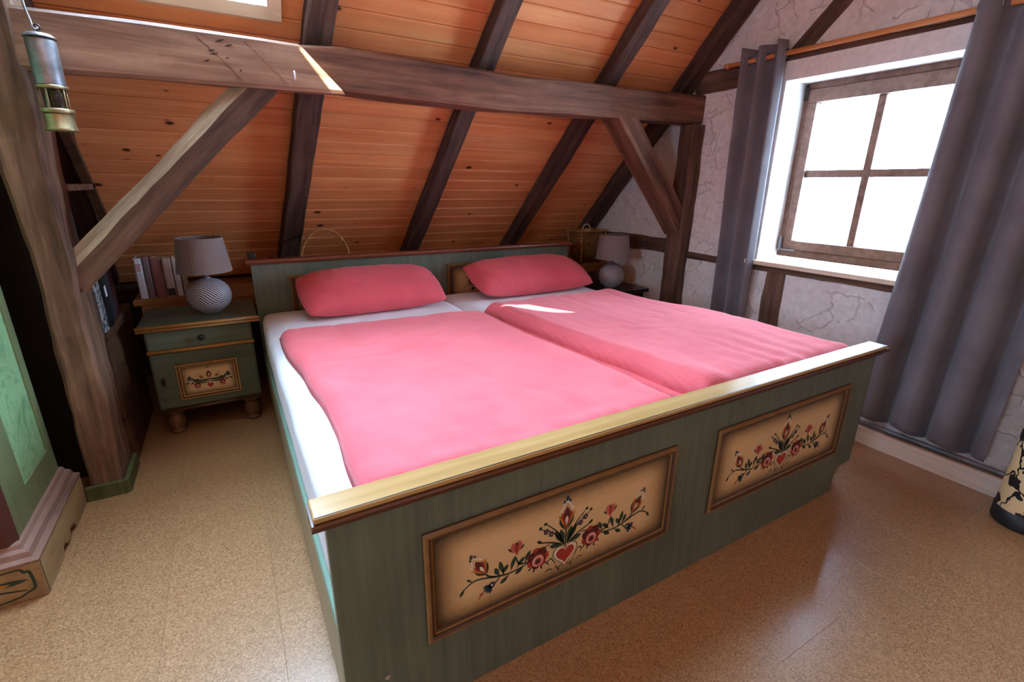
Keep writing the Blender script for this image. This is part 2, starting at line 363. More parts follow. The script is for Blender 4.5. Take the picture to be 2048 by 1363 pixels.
# ------------------------------------------------------------------ structure: floor
XW = 2.66                                     # gable wall face
XL, YB, YF = -3.0, 2.86, -2.5
floor = obj('floor', bx(XL - 0.1, 3.1, YF - 0.1, YB + 0.1, -0.10, -0.006), m_plain('floor_joint', lin(140, 106, 76), 0.7)); tag(floor, 'varnished tan cork tile floor', kind='structure')
TW, TLN, GAP = 0.2875, 0.90, 0.0002
tile_me = None; k = 0
x = -0.11 - TW * 10
while x < 2.62:
    y = -0.36 - TLN * 3 + [0, 0.45][k % 2]
    while y < YB - 0.02:
        x0, x1, y0, y1 = max(x, XL), min(x + TW, XW), max(y, YF), min(y + TLN, YB)
        full = abs(x1 - x0 - TW) < 1e-6 and abs(y1 - y0 - TLN) < 1e-6
        if x1 - x0 > 0.02 and y1 - y0 > 0.02:
            if full and tile_me: t = bpy.data.objects.new('floor_tile', tile_me); col.objects.link(t); t.parent = floor
            else:
                t = obj('floor_tile', bx(GAP, x1 - x0 - GAP, GAP, y1 - y0 - GAP, -0.006, 0.0, bev=0.0004, seg=1), CORK, floor)
                if full: tile_me = t.data
            t.location = (x0, y0, 0)
        y += TLN
    x += TW; k += 1

# ------------------------------------------------------------------ structure: walls
RY, RZ = 0.2, 0.888 + SL * (2.445 - 0.2)      # ridge of the rafter underside plane
def roof_z(y, off=0.0): return RZ - SL * abs(y - RY) + off * SN
wall_r = None
def gable_piece(bm, y0, y1, z0=0.0, z1=None, x0=XW, x1=2.90):
    ys = [y0] + ([RY] if y0 < RY < y1 else []) + [y1]
    top = [(y, z1 if z1 is not None else max(z0 + 0.01, roof_z(y, 0.12))) for y in ys]
    prism(bm, [(y0, z0), (y1, z0)] + top[::-1], 0, x0, x1)
WY0, WY1, WZ0, WZ1 = 0.165, 0.945, 0.775, 1.755
bm = bmesh.new()
gable_piece(bm, 1.0, YB); gable_piece(bm, YF, 0.125); gable_piece(bm, 0.125, 1.0, 0, WZ0); gable_piece(bm, 0.125, 1.0, 1.80, None)
wall_r = obj('wall_right', bm, PLASTER); tag(wall_r, 'rough white trowelled plaster gable wall with dark timbers', kind='structure')
bm = bmesh.new()
for a_ in ((-0.8, YB, 0, None), (YF, -1.4, 0, None), (-1.4, -0.8, 0, 1.1), (-1.4, -0.8, 1.7, None)): gable_piece(bm, a_[0], a_[1], a_[2], a_[3], XL - 0.1, XL)
wl = obj('wall_left', bm, PLASTER); tag(wl, 'white plaster gable wall behind the wardrobe', kind='structure')
wb = obj('wall_back', bx(XL, XW, YB, YB + 0.08, 0, 0.72), DARKWOOD); tag(wb, 'low dark wooden knee wall under the roof slope', kind='structure')
wf = obj('wall_front', bx(XL, XW, YF - 0.08, YF, 0, 0.75), PLASTER); tag(wf, 'low white knee wall under the opposite roof slope', kind='structure')
w3 = thing('window_added', (XL - 0.05, -1.1, 1.1), kind='structure', label='small added window, out of view, in the gable wall behind the wardrobe')  # added out of view to bring fill light from the left
for a_ in ((-0.3, 0.3, 0.0, 0.04), (-0.3, 0.3, 0.56, 0.6), (-0.3, -0.26, 0.04, 0.56), (0.26, 0.3, 0.04, 0.56), (-0.015, 0.015, 0.04, 0.56)): obj('frame_bar', bx(-0.03, 0.03, *a_, bev=0.003), WINWOOD, w3)
for a_ in ((-0.26, -0.015), (0.015, 0.26)): obj('pane', bx(-0.002, 0.002, a_[0], a_[1], 0.04, 0.56), GLASS, w3)
# timbers in the gable wall (flush, a little proud)
def timber(name, y0, z0, y1, z1, wid, seed, thick=0.06, proud=0.012):
    d = Vector((0, y1 - y0, z1 - z0)).normalized()
    xc = XW - proud + thick / 2
    return beam(name, (xc, y0, z0), (xc, y1, z1), wid, thick, (1, 0, 0), OAK, wall_r, rough=0.009, seed=seed)
timber('timber_rail', 1.58, 0.806, 2.55, 0.80, 0.108, 2, proud=0.02)
timber('timber_rail', -2.0, 0.757, 1.47, 0.762, 0.046, 3)
timber('timber_rail', -2.0, 1.83, 1.56, 1.828, 0.108, 4, proud=0.016)
timber('timber_stud', 0.818, 0.0, 0.820, 0.74, 0.112, 5, proud=0.014)
timber('timber_brace', 0.93, 1.875, 0.55, 2.255, 0.078, 6, proud=0.014)

# ------------------------------------------------------------------ structure: roof slopes
SKX0, SKX1, SKZ0, SKZ1 = -0.47, 0.185, 1.868, 3.05        # clear opening of the roof window
OFF = 0.085                                                # board face above the rafter underside
ceil = thing('ceiling', kind='structure', label='sloped ceiling of knotty pine boards')
def slope_slab(name, z0, z1, x0, x1, front=False, t0=0.10, t1=0.18, mat=PINE):
    bm = bmesh.new(); pts = []
    for z, o in ((z0, t0), (z1, t0), (z1, t1), (z0, t1)):
        y = roof_y(z, o); pts.append(((2 * RY - y) if front else y, z))
    prism(bm, pts, 0, x0, x1); return obj(name, bm, mat, ceil)
ZB, ZT = 0.52, RZ + 0.16
slope_slab('roof_lining', ZB, ZT, XL, SKX0 - 0.02, mat=DARKWOOD); slope_slab('roof_lining', ZB, ZT, SKX1 + 0.02, 2.9, mat=DARKWOOD)
slope_slab('roof_lining', ZB, SKZ0 - 0.02, SKX0 - 0.02, SKX1 + 0.02, mat=DARKWOOD); slope_slab('roof_lining', SKZ1 + 0.02, ZT, SKX0 - 0.02, SKX1 + 0.02, mat=DARKWOOD)
# opposite slope; two added unseen slits, shaped to throw sun streaks on beam and duvet
from mathutils.geometry import tessellate_polygon
slits = [[(0.5098, 2.4478), (0.6575, 2.4288), (0.7129, 2.3825), (0.8164, 2.3151), (0.7173, 2.3318), (0.6335, 2.3738), (0.5699, 2.4201)],
         [(-0.155, 3.0992), (-0.1201, 3.1007), (-0.0143, 3.0272), (-0.0704, 3.0244)]]
bm = bmesh.new(); polys = [[(XL, ZB), (2.9, ZB), (2.9, ZT), (XL, ZT)]] + slits
fl = [Vector((x, z, 0)) for p_ in polys for x, z in p_]
fv = [bm.verts.new((v.x, 2 * RY - roof_y(v.y, 0.10), v.y)) for v in fl]
for t_ in tessellate_polygon([[Vector((x, z, 0)) for x, z in p_] for p_ in polys]): bm.faces.new([fv[i] for i in t_])
obj('roof_lining', bm, PINE, ceil)
# boards, one by one, between the rafters
BW = 0.0855
bay_x = [XL, -0.60, 0.32, 1.12, 1.93, XW]
mesh_cache = {}
def board_mesh(L):
    key = round(L, 3)
    if key not in mesh_cache:
        bm = bmesh.new(); t, c = 0.013, 0.005
        sec = [(0, t), (0, c), (c, 0), (BW - 0.0018 - c, 0), (BW - 0.0018, c), (BW - 0.0018, t)]
        A = [bm.verts.new((0, y, z)) for y, z in sec]; B = [bm.verts.new((L, y, z)) for y, z in sec]; n = len(sec)
        bm.faces.new(A); bm.faces.new(B[::-1])
        for i in range(n): bm.faces.new((A[i], B[i], B[(i + 1) % n], A[(i + 1) % n]))
        me = bpy.data.meshes.new('ceiling_board'); bmesh.ops.recalc_face_normals(bm, faces=bm.faces[:]); bm.to_mesh(me); bm.free(); me.materials.append(PINE)
        mesh_cache[key] = me
    return mesh_cache[key]
U = Vector((0, -1, SL)) / SN                   # up the slope
NO = Vector((0, SL, 1)) / SN                   # outwards
def put_board(x0, x1, z):
    o = bpy.data.objects.new('ceiling_board', board_mesh(x1 - x0)); col.objects.link(o); o.parent = ceil
    o.matrix_local = Matrix(((1, U.x, NO.x, x0), (0, U.y, NO.y, roof_y(z, OFF)), (0, U.z, NO.z, z), (0, 0, 0, 1)))
dzb = BW * SL / SN
for r in range(34):
    z = 0.62 + r * dzb
    for b_ in range(5):
        x0, x1 = bay_x[b_], bay_x[b_ + 1]
        if b_ == 0: x0 = -1.2
        if b_ == 1 and z + dzb > SKZ0 and z < SKZ1:
            put_board(x0, SKX0 - 0.03, z); put_board(SKX1 + 0.03, x1, z)
        else: put_board(x0, x1, z)

# rafters
def rafter(xt, xb, label, seed, wid=0.104):
    zt, zb = 2.95, 0.66
    pt = Vector((xt + (xt - xb) * (zt - 1.9) / 1.1, roof_y(zt, 0.04), zt)); pb = Vector((xb + (xb - xt) * (0.8 - zb) / 1.1, roof_y(zb, 0.04), zb))
    o = beam('rafter', pb, pt, wid, 0.084, NO, RAFTER, rough=0.005, seed=seed)
    tag(o, label, 'rafter', 'roof rafters'); return o
rafter(-0.585, -0.70, 'dark oak rafter behind the thick oak post and the miner lamp', 11)
rafter(0.380, 0.250, 'dark oak rafter running beside the white roof window frame', 12, 0.110)
rafter(1.176, 1.062, 'dark oak rafter ending behind the middle of the green headboard', 13, 0.100)
rafter(1.980, 1.895, 'dark oak rafter ending just inside the headboard end near the wicker basket', 14, 0.100)
rafter(2.595, 2.595, 'dark oak rafter lying against the white plaster gable wall', 15, 0.11)

# ------------------------------------------------------------------ roof window
sk = thing('window_2', kind='structure', label='pale wooden roof window in the sloped ceiling')
def on_slope(x, z, off): return Vector((x, roof_y(z, off), z))
def slope_frame_piece(name, corners, mat, off0, off1):
    """corners: (x, z) quad on the slope; extruded between two outward offsets"""
    bm = bmesh.new(); A = [bm.verts.new(on_slope(x, z, off0)) for x, z in corners]; B = [bm.verts.new(on_slope(x, z, off1)) for x, z in corners]
    n = len(corners); bm.faces.new(A); bm.faces.new(B[::-1])
    for i in range(n): bm.faces.new((A[i], B[i], B[(i + 1) % n], A[(i + 1) % n]))
    return obj(name, bm, mat, sk)
tw = 0.052; tz = tw * SL / SN
X0, X1, Z0, Z1 = SKX0, SKX1, SKZ0, SKZ1
slope_frame_piece('trim_board', [(X0 - tw, Z0 - tz), (X1 + tw, Z0 - tz), (X1, Z0), (X0, Z0)], TRIMWOOD, OFF - 0.016, OFF + 0.002)
slope_frame_piece('trim_board', [(X1 + tw, Z0 - tz), (X1 + tw, Z1 + tz), (X1, Z1), (X1, Z0)], TRIMWOOD, OFF - 0.016, OFF + 0.002)
slope_frame_piece('trim_board', [(X0 - tw, Z1 + tz), (X0 - tw, Z0 - tz), (X0, Z0), (X0, Z1)], TRIMWOOD, OFF - 0.016, OFF + 0.002)
slope_frame_piece('trim_board', [(X1 + tw, Z1 + tz), (X0 - tw, Z1 + tz), (X0, Z1), (X1, Z1)], TRIMWOOD, OFF - 0.016, OFF + 0.002)
g = 0.018
slope_frame_piece('reveal_board', [(X0 - g, Z0 - g), (X1 + g, Z0 - g), (X1 + g, Z0), (X0 - g, Z0)], TRIMWOOD, OFF, 0.21)
slope_frame_piece('reveal_board', [(X0 - g, Z1), (X1 + g, Z1), (X1 + g, Z1 + g), (X0 - g, Z1 + g)], TRIMWOOD, OFF, 0.21)
slope_frame_piece('reveal_board', [(X0 - g, Z0), (X0, Z0), (X0, Z1), (X0 - g, Z1)], TRIMWOOD, OFF, 0.21)
slope_frame_piece('reveal_board', [(X1, Z0), (X1 + g, Z0), (X1 + g, Z1), (X1, Z1)], TRIMWOOD, OFF, 0.21)
s = 0.03
for q in ([(X0, Z0), (X1, Z0), (X1, Z0 + s), (X0, Z0 + s)], [(X0, Z1 - s), (X1, Z1 - s), (X1, Z1), (X0, Z1)], [(X0, Z0 + s), (X0 + s, Z0 + s), (X0 + s, Z1 - s), (X0, Z1 - s)], [(X1 - s, Z0 + s), (X1, Z0 + s), (X1, Z1 - s), (X1 - s, Z1 - s)]):
    slope_frame_piece('sash_bar', q, TRIMWOOD, 0.17, 0.20)
slope_frame_piece('pane', [(X0 + s, Z0 + s), (X1 - s, Z0 + s), (X1 - s, Z1 - s), (X0 + s, Z1 - s)], GLASS, 0.184, 0.188)

# ------------------------------------------------------------------ gable window
win = thing('window_1', kind='structure', label='brown wooden four-pane window in a deep white reveal')
XF = 2.915
# white casing and reveal lining
def wpart(name, *a, mat=WHITEP, bev=0.003, parent=win): return obj(name, bx(*a, bev=bev), mat, parent)
wpart('casing', XW - 0.022, XW + 0.02, WY0 - 0.07, WY1 + 0.06, WZ1, 1.852)
wpart('casing', XW - 0.022, XW + 0.02, WY1, WY1 + 0.06, 0.80, WZ1)
wpart('casing', XW - 0.022, XW + 0.02, WY0 - 0.07, WY0, 0.80, WZ1)
bm = bmesh.new()   # splayed reveal lining
prism(bm, [(XW, WY1), (2.90, 0.985), (2.90, 1.002), (XW, 1.002)], 2, 0.80, WZ1 + 0.03); obj('reveal_panel', bm, WHITEP, win)
bm = bmesh.new(); prism(bm, [(XW, WY0), (XW, 0.12), (2.90, 0.12), (2.90, WY0)], 2, 0.80, WZ1 + 0.03); obj('reveal_panel', bm, WHITEP, win)
bm = bmesh.new(); prism(bm, [(XW, WZ1), (2.90, 1.773), (2.90, 1.81), (XW, 1.81)], 1, WY0, 1.0); obj('reveal_panel', bm, WHITEP, win)
# outer frame
FY0, FY1, FZ0, FZ1 = 0.165, 0.985, 0.805, 1.775
def wb_(name, y0, y1, z0, z1, x0, x1, parent=win, bev=0.004): return obj(name, bx(x0, x1, y0, y1, z0, z1, bev=bev), WINWOOD, parent)
wb_('outer_frame', FY0, FY1, FZ0, FZ0 + 0.045, 2.895, 2.96); wb_('outer_frame', FY0, FY1, FZ1 - 0.035, FZ1, 2.895, 2.96)
wb_('outer_frame', FY1 - 0.03, FY1, FZ0 + 0.045, FZ1 - 0.035, 2.895, 2.96); wb_('outer_frame', FY0, FY0 + 0.03, FZ0 + 0.045, FZ1 - 0.035, 2.895, 2.96)
P0, P1, PM0, PM1 = 0.262, 0.902, 0.562, 0.600
Q0, Q1, QM0, QM1 = 0.905, 1.668, 1.268, 1.308
sash = wb_('sash', 0.20, 0.95, FZ0 + 0.047, Q0, 2.882, 2.95)
for a in ((0.20, 0.95, Q1, FZ1 - 0.037), (P1, 0.95, Q0, Q1), (0.20, P0, Q0, Q1)): wb_('sash', a[0], a[1], a[2], a[3], 2.882, 2.95)
wb_('mullion', PM0, PM1, Q0, Q1, 2.900, 2.945); wb_('muntin', P0, PM0, QM0, QM1, 2.902, 2.943); wb_('muntin', PM1, P1, QM0, QM1, 2.902, 2.943)
for y0, y1 in ((P0, PM0), (PM1, P1)):
    for z0, z1 in ((Q0, QM0), (QM1, Q1)): obj('pane', bx(2.926, 2.930, y0 - 0.004, y1 + 0.004, z0 - 0.004, z1 + 0.004), GLASS, win)
hb = bmesh.new(); box(hb, 2.868, 2.882, 0.957, 0.97, 0.85, 0.93, 0.002); box(hb, 2.868, 2.882, 0.955, 0.98, 0.842, 0.857, 0.003); box(hb, 2.872, 2.882, 0.87, 0.955, 0.846, 0.853, 0.001); obj('hinge', hb, STEEL, win)
hb = bmesh.new(); box(hb, 2.868, 2.882, 0.957, 0.97, 1.68, 1.76, 0.002); obj('hinge', hb, IRON, win)
obj('sill', bx(2.605, 2.90, 0.10, 1.005, 0.775, 0.800, bev=0.004), SILLWOOD, win)

# ------------------------------------------------------------------ baseboard and pipes
bb = obj('baseboard_right', bx(2.505, 2.53, -1.9, 1.66, 0, 0.083, bev=0.003), BOARDWOOD); tag(bb, 'pale wooden board hiding the pipes at the foot of the gable wall', kind='structure')
bb.data.materials[0] = m_wood('pale_board_long', lin(196, 178, 160), lin(216, 198, 180), lin(230, 216, 200), axis=1, grain=22, along=1.2, bump=0.1, rough=0.6, var=0.0)
for i, (px_, pz) in enumerate(((2.572, 0.045), (2.622, 0.062))):
    bm = bmesh.new(); tube(bm, [(px_, -1.85 + 0.05 * j, pz) for j in range(70)], 0.009, 10)
    o = obj('heating_pipe', bm, m_plain('grey_pipe_paint', lin(150, 150, 156), 0.35), smooth=True)
    tag(o, ['thin grey heating pipe lying low just behind the pale floor board', 'thin grey heating pipe running higher against the plaster wall foot'][i], 'pipe', 'heating pipes behind the floor board')

# ------------------------------------------------------------------ timber frame: purlin, lap beam, post, braces
def long_beam(name, xs, y0, y1, mat, seed, endcut=None, chips=False):
    """timber along X given stations (x, z0, z1); endcut = (x at top, x at bottom)"""
    bm = bmesh.new(); rings = []
    n = int((xs[-1][0] - xs[0][0]) / 0.04)
    for i in range(n + 1):
        t = i / n; x = xs[0][0] + t * (xs[-1][0] - xs[0][0])
        for a, b in zip(xs, xs[1:]):
            if a[0] <= x <= b[0] + 1e-9:
                f = (x - a[0]) / (b[0] - a[0]); z0 = a[1] + f * (b[1] - a[1]); z1 = a[2] + f * (b[2] - a[2]); break
        c = 0.012; sec = [(y0, z0 + c), (y0, (z0 + z1) / 2), (y0, z1 - c), (y0 + c, z1), (y1, z1), (y1, z0), (y0 + c, z0)]
        r = []
        for y, z in sec:
            q = Vector((x * 2.6 + seed, y * 8, z * 8)); q2 = Vector((x * 9 + seed, y * 10, z * 14))
            xx = x
            if endcut: xx = x + t ** 6 * (endcut[0] + (endcut[1] - endcut[0]) * (z1 - z) / (z1 - z0) - xs[-1][0])
            r.append(bm.verts.new((xx, y + mnoise.noise(q) * 0.008 + mnoise.noise(q2) * 0.003, z + mnoise.noise(q + Vector((5, 5, 5))) * 0.007)))
        rings.append(r)
    m = len(sec)
    for a, b in zip(rings, rings[1:]):
        for k_ in range(m): bm.faces.new((a[k_], a[(k_ + 1) % m], b[(k_ + 1) % m], b[k_]))
    bm.faces.new(rings[0][::-1]); f = bm.faces.new(rings[-1]); f.material_index = 1
    return obj(name, bm, [mat, OAK_LIGHT])
pur = long_beam('purlin_beam', [(-0.55, 1.58, 1.718), (0.24, 1.577, 1.722), (0.43, 1.576, 1.744), (1.19, 1.566, 1.728), (2.0, 1.582, 1.742), (2.66, 1.594, 1.760)], 1.482, 1.63, OAK_RED, 3.3)
tag(pur, 'long hewn oak purlin beam carrying the rafters up to the gable wall', 'beam')
lap = long_beam('lap_beam', [(-0.575, 1.538, 1.716), (-0.02, 1.548, 1.716), (0.30, 1.556, 1.716)], 1.425, 1.478, OAK_TAN, 8.1, endcut=(0.262, 0.425))
tag(lap, 'scarfed hewn beam with slanted cut end and notched carpenter marks', 'beam')
# adze notches and axe ridges on the lap beam, one by one
NOTCH = m_plain('notch_dark', lin(50, 34, 28), 0.9)
for (x_, z_, l_, a_) in ((-0.005, 1.690, 0.030, 0.35), (0.022, 1.678, 0.026, 0.3), (-0.035, 1.655, 0.022, 0.3), (-0.028, 1.645, 0.030, 0.25), (0.012, 1.636, 0.014, 0.2), (-0.055, 1.62, 0.02, 0.4), (0.05, 1.6, 0.012, 0.8)):
    bm = bmesh.new(); d = Vector((math.cos(a_), 0, math.sin(a_))); nn = Vector((-math.sin(a_), 0, math.cos(a_)))
    c = Vector((x_, 1.4215, z_)); q = [c - d * l_ / 2, c - nn * 0.0035, c + d * l_ / 2, c + nn * 0.002]
    A = [bm.verts.new(p) for p in q]; B = [bm.verts.new(p + Vector((0, 0.012, 0))) for p in q]
    bm.faces.new(A); bm.faces.new(B[::-1])
    for i in range(4): bm.faces.new((A[i], B[i], B[(i + 1) % 4], A[(i + 1) % 4]))
    obj('adze_notch', bm, NOTCH, lap)
for s0 in (-0.10, 0.055):
    bm = bmesh.new()
    tube(bm, [(s0 + 0.02 + j * 0.012 + 0.003 * math.sin(j * 2.1 + s0 * 40), 1.4225, 1.70 - j * 0.0118) for j in range(12)], [0.0016 + 0.0014 * math.sin(j * 2.7 + s0 * 9) for j in range(12)], 5)
    obj('axe_ridge', bm, OAK_TAN, lap)
hk = bmesh.new(); tube(hk, [(0.232, 1.43, 1.588), (0.232, 1.405, 1.588)] + [(0.232, 1.405 - 0.012 * math.sin(t), 1.600 - 0.012 * math.cos(t)) for t in (0.4, 0.9, 1.5, 2.1, 2.6)] + [(0.232, 1.402, 1.614)], 0.0034, 8)
tag(obj('cup_hook', hk, m_plain('white_enamel', lin(228, 232, 238), 0.3), smooth=True), 'small white cup hook screwed into the scarfed beam', 'hook')

post = thing('oak_post', (-0.64, 1.525, 0), 0, 'thick old oak post standing on mossy green floor trim', 'post')
pp = beam('shaft', (-0.002, 0.0, 0.0), (0.032, 0.0, 1.79), 0.112, 0.222, (0, 1, 0), OAK_VERT, post, rough=0.011, seed=21, chamfer=0.012)
bm = bmesh.new()
for a in (((-0.066, -0.131), (0.060, -0.131), (0.044, -0.113), (-0.066, -0.113)), ((0.060, -0.131), (0.072, -0.119), (0.072, 0.113), (0.056, 0.113), (0.056, -0.115), (0.044, -0.113))):
    prism(bm, list(a), 2, 0, 0.058)
obj('green_skirting', bm, MOSSGREEN, post)
bm = bmesh.new(); beam_dir = Vector((0.668, 0, 0.64)).normalized()
sect = [(-0.055, -0.0575, 0), (0.05, -0.0575, 0), (0.055, -0.05, 0), (0.055, 0.05, 0), (0.05, 0.0575, 0), (-0.018, 0.0575, 1), (-0.055, 0.0145, 0)]  # chamfer face gets the paler oak, skylight put into its colour
lb = beam('oak_brace', (-0.600, 1.5, 0.860), (0.150, 1.5, 1.610), 0.11, 0.115, (-0.69, 0, 0.724), OAK, rough=0.006, seed=31, sect=sect, mats=[OAK, OAK_LIGHT], n=26)
tag(lb, 'slanting oak brace with a chamfer coloured as skylit between post and scarfed beam', 'brace')
bm.free()
rb = beam('oak_brace', (1.995, 1.555, 1.625), (2.615, 1.555, 0.935), 0.145, 0.125, (0.743, 0, 0.669), OAK_RED, rough=0.005, seed=41)
tag(rb, 'slanting oak brace between the purlin and the gable wall post', 'brace')
gp = beam('gable_post', (2.608, 1.545, 0.0), (2.608, 1.515, 1.585), 0.125, 0.10, (1, 0, 0), OAK, rough=0.009, seed=51)
tag(gp, 'dark oak post standing at the plaster gable wall under the purlin end', 'post')

# ------------------------------------------------------------------ shelves under the slope
shelf = thing('knee_shelf', (1.05, 2.5, 0), 0, 'long low brown wooden shelf under the roof slope behind the bed', 'shelf')
obj('shelf_board', bx(-1.61, 1.60, -0.215, 0.29, 0.578, 0.606, bev=0.003), SHELFWOOD, shelf)
obj('edge_board', bx(-1.58, 1.60, -0.212, -0.19, 0.528, 0.577, bev=0.003), SHELFWOOD, shelf)
for x_ in (-1.0, 0.0, 1.0): obj('upright', bx(x_, x_ + 0.025, -0.18, 0.28, 0.0, 0.577), DARKWOOD, shelf)
obj('back_panel', bx(-1.58, 1.60, 0.30, 0.32, 0.0, 0.577), DARKWOOD, shelf)
bc = thing('corner_bookcase', (-0.70, 2.02, 0), 0, 'dark wooden bookcase built in behind the oak post', 'bookcase')
def slope_side(bm, x0, x1, y0, z0, z1):   # panel following the slope
    prism(bm, [(y0, z0), (roof_y(z0) - 2.02 - 0.03, z0), (roof_y(z1) - 2.02 - 0.03, z1), (y0, z1)], 0, x0, x1)
obj('dark_gap_panel', bx(-0.90, 0.06, -0.40, -0.378, 0.0, 1.62), BLACKTOP, bc)  # black sheet standing in for the darkness left of the post
obj('front_panel', bx(0.105, 0.125, -0.37, 0.26, 0.0, 0.572, bev=0.002), DARKWOOD, bc)
obj('shelf_board', bx(-0.16, 0.128, -0.37, 0.26, 0.577, 0.602, bev=0.003), DARKWOOD, bc)
obj('shelf_board', bx(-0.16, 0.125, -0.37, 0.12, 1.165, 1.19, bev=0.003), OAK_RED, bc)
bm = bmesh.new(); prism(bm, [(-0.38, 0.0), (0.73, 0.0), (0.73, 0.66), (roof_y(1.60) - 2.02 - 0.06, 1.60), (-0.38, 1.60)], 0, -0.20, -0.175); obj('back_panel', bm, DARKWOOD, bc)
bm = bmesh.new(); zA, zB_ = 0.85, 1.62
prism(bm, [(roof_y(zA) - 2.02 - 0.055, zA), (roof_y(zA) - 2.02 - 0.012, zA), (roof_y(zB_) - 2.02 - 0.012, zB_), (roof_y(zB_) - 2.02 - 0.055, zB_)], 0, 0.09, 0.125); obj('slope_batten', bm, DARKWOOD, bc)

# books on the knee shelf
def book(x0, x1, y0, y1, z0, h, cover, pages, label, group, tilt=0.0, lines=None):
    t = thing('book', ((x0 + x1) / 2, (y0 + y1) / 2, z0), 0, label, 'book', group)
    wx, dy = (x1 - x0) / 2, (y1 - y0) / 2
    bm = bmesh.new(); c = 0.0025
    prism(bm, [(-wx, -dy + 0.004), (-wx * 0.6, -dy), (wx * 0.6, -dy), (wx, -dy + 0.004), (wx, dy), (wx - c, dy), (wx - c, -dy + 0.007), (-wx + c, -dy + 0.007), (-wx + c, dy), (-wx, dy)], 2, 0, h)
    cv = obj('cover', bm, cover, t)
    obj('page_block', bx(-wx + c, wx - c, -dy + 0.008, dy - 0.004, 0.003, h - 0.004), pages, t)
    if lines:
        bm = bmesh.new()
        for zf, ww in lines: box(bm, -wx * ww, wx * ww, -dy - 0.0006, -dy + 0.002, h * zf, h * zf + 0.0045)
        obj('spine_print', bm, m_plain('red_print', lin(186, 70, 66), 0.6), t)
    return t
PAGES = m_plain('book_pages', lin(212, 204, 188), 0.8)
bk = [(264, 279, (226, 228, 234), 0.212, 'white book with red lines printed high on its spine'), (281, 293, (132, 112, 110), 0.215, 'grey-brown book between the white book and a wide reddish one'),
      (295, 317, (150, 96, 92), 0.210, 'wide dull red book on the shelf beside the striped lamp'), (319, 336, (206, 178, 164), 0.205, 'pale pink book with a dark band at the foot of its spine'),
      (338, 350, (218, 206, 196), 0.206, 'slim off-white book beside the pale pink book'), (352, 360, (168, 142, 112), 0.200, 'thin tan book partly hidden by the lamp shade')]
for i, (a, b, c, h, lab) in enumerate(bk):
    x0 = -0.528 + (a - 264) * 0.00222; x1 = -0.528 + (b - 264) * 0.00222
    t = book(x0, x1, 2.335 + 0.006 * (i % 3), 2.47, 0.606, h, m_plain('book_cover_%d' % i, lin(*c), 0.6), PAGES, lab, 'books on the knee shelf', lines=[(0.84, 0.8), (0.79, 0.7), (0.74, 0.75), (0.69, 0.5)] if i == 0 else None)
    if i == 3:
        obj('spine_band', bx(-0.017, 0.017, -0.0685, -0.060, 0.004, 0.045), m_plain('band_dark', lin(62, 44, 36), 0.6), t)
# dark books and files standing in the corner bookcase (spines towards the bed)
def side_book(y0, y1, x0, x1, z0, h, cover, label, name='book', label_plate=False, cat='book', lean=0.0):
    t = thing(name, ((x0 + x1) / 2, (y0 + y1) / 2, z0), 0, label, cat, 'dark books in the corner bookcase')
    if lean: t.rotation_euler = (lean, 0, 0)
    wy, dx = (y1 - y0) / 2, (x1 - x0) / 2
    bm = bmesh.new(); c = 0.003
    prism(bm, [(dx - 0.004, -wy), (dx, -wy * 0.6), (dx, wy * 0.6), (dx - 0.004, wy), (-dx, wy), (-dx, wy - c), (dx - 0.008, wy - c), (dx - 0.008, -wy + c), (-dx, -wy + c), (-dx, -wy)], 2, 0, h)
    obj('cover', bm, cover, t)
    obj('page_block', bx(-dx + 0.004, dx - 0.009, -wy + c, wy - c, 0.003, h - 0.004), PAGES, t)
    if label_plate: obj('spine_label', bx(dx - 0.001, dx + 0.001, -wy * 0.45, wy * 0.45, h * 0.55, h * 0.75), m_plain('white_label', lin(228, 232, 240), 0.6), t)
    return t
side_book(1.672, 1.770, -0.80, -0.575, 0.602, 0.235, MOTTLE, 'grey mottled box file next to the oak post', 'box_file', cat='file')
side_book(1.778, 1.845, -0.80, -0.570, 0.602, 0.232, m_plain('black_binder', lin(22, 24, 28), 0.4), 'glossy black ring binder with a white spine label', 'ring_binder', True, cat='file')
bmb = m_plain('black_book', lin(30, 30, 34), 0.6)
side_book(1.855, 1.935, -0.80, -0.580, 0.602, 0.225, bmb, 'thick black book beside the labelled ring binder')
side_book(1.945, 2.03, -0.80, -0.585, 0.602, 0.222, m_plain('charcoal_book', lin(44, 42, 46), 0.6), 'charcoal grey book between a black and a wine red one')
side_book(2.04, 2.10, -0.80, -0.585, 0.602, 0.215, m_plain('wine_book', lin(66, 30, 34), 0.6), 'wine red book at the corner of the dark bookcase')
side_book(1.70, 1.735, -0.80, -0.60, 1.19, 0.20, m_plain('brown_book', lin(60, 44, 36), 0.6), 'small brown book lying in the top of the corner bookcase')
side_book(1.70, 1.755, -0.80, -0.60, 0.90, 0.24, m_plain('bottle_green_book', lin(24, 54, 50), 0.5), 'dark green book standing on the middle bookcase shelf')
obj('shelf_board', bx(-0.16, 0.125, -0.37, 0.30, 0.878, 0.90, bev=0.003), DARKWOOD, bc)

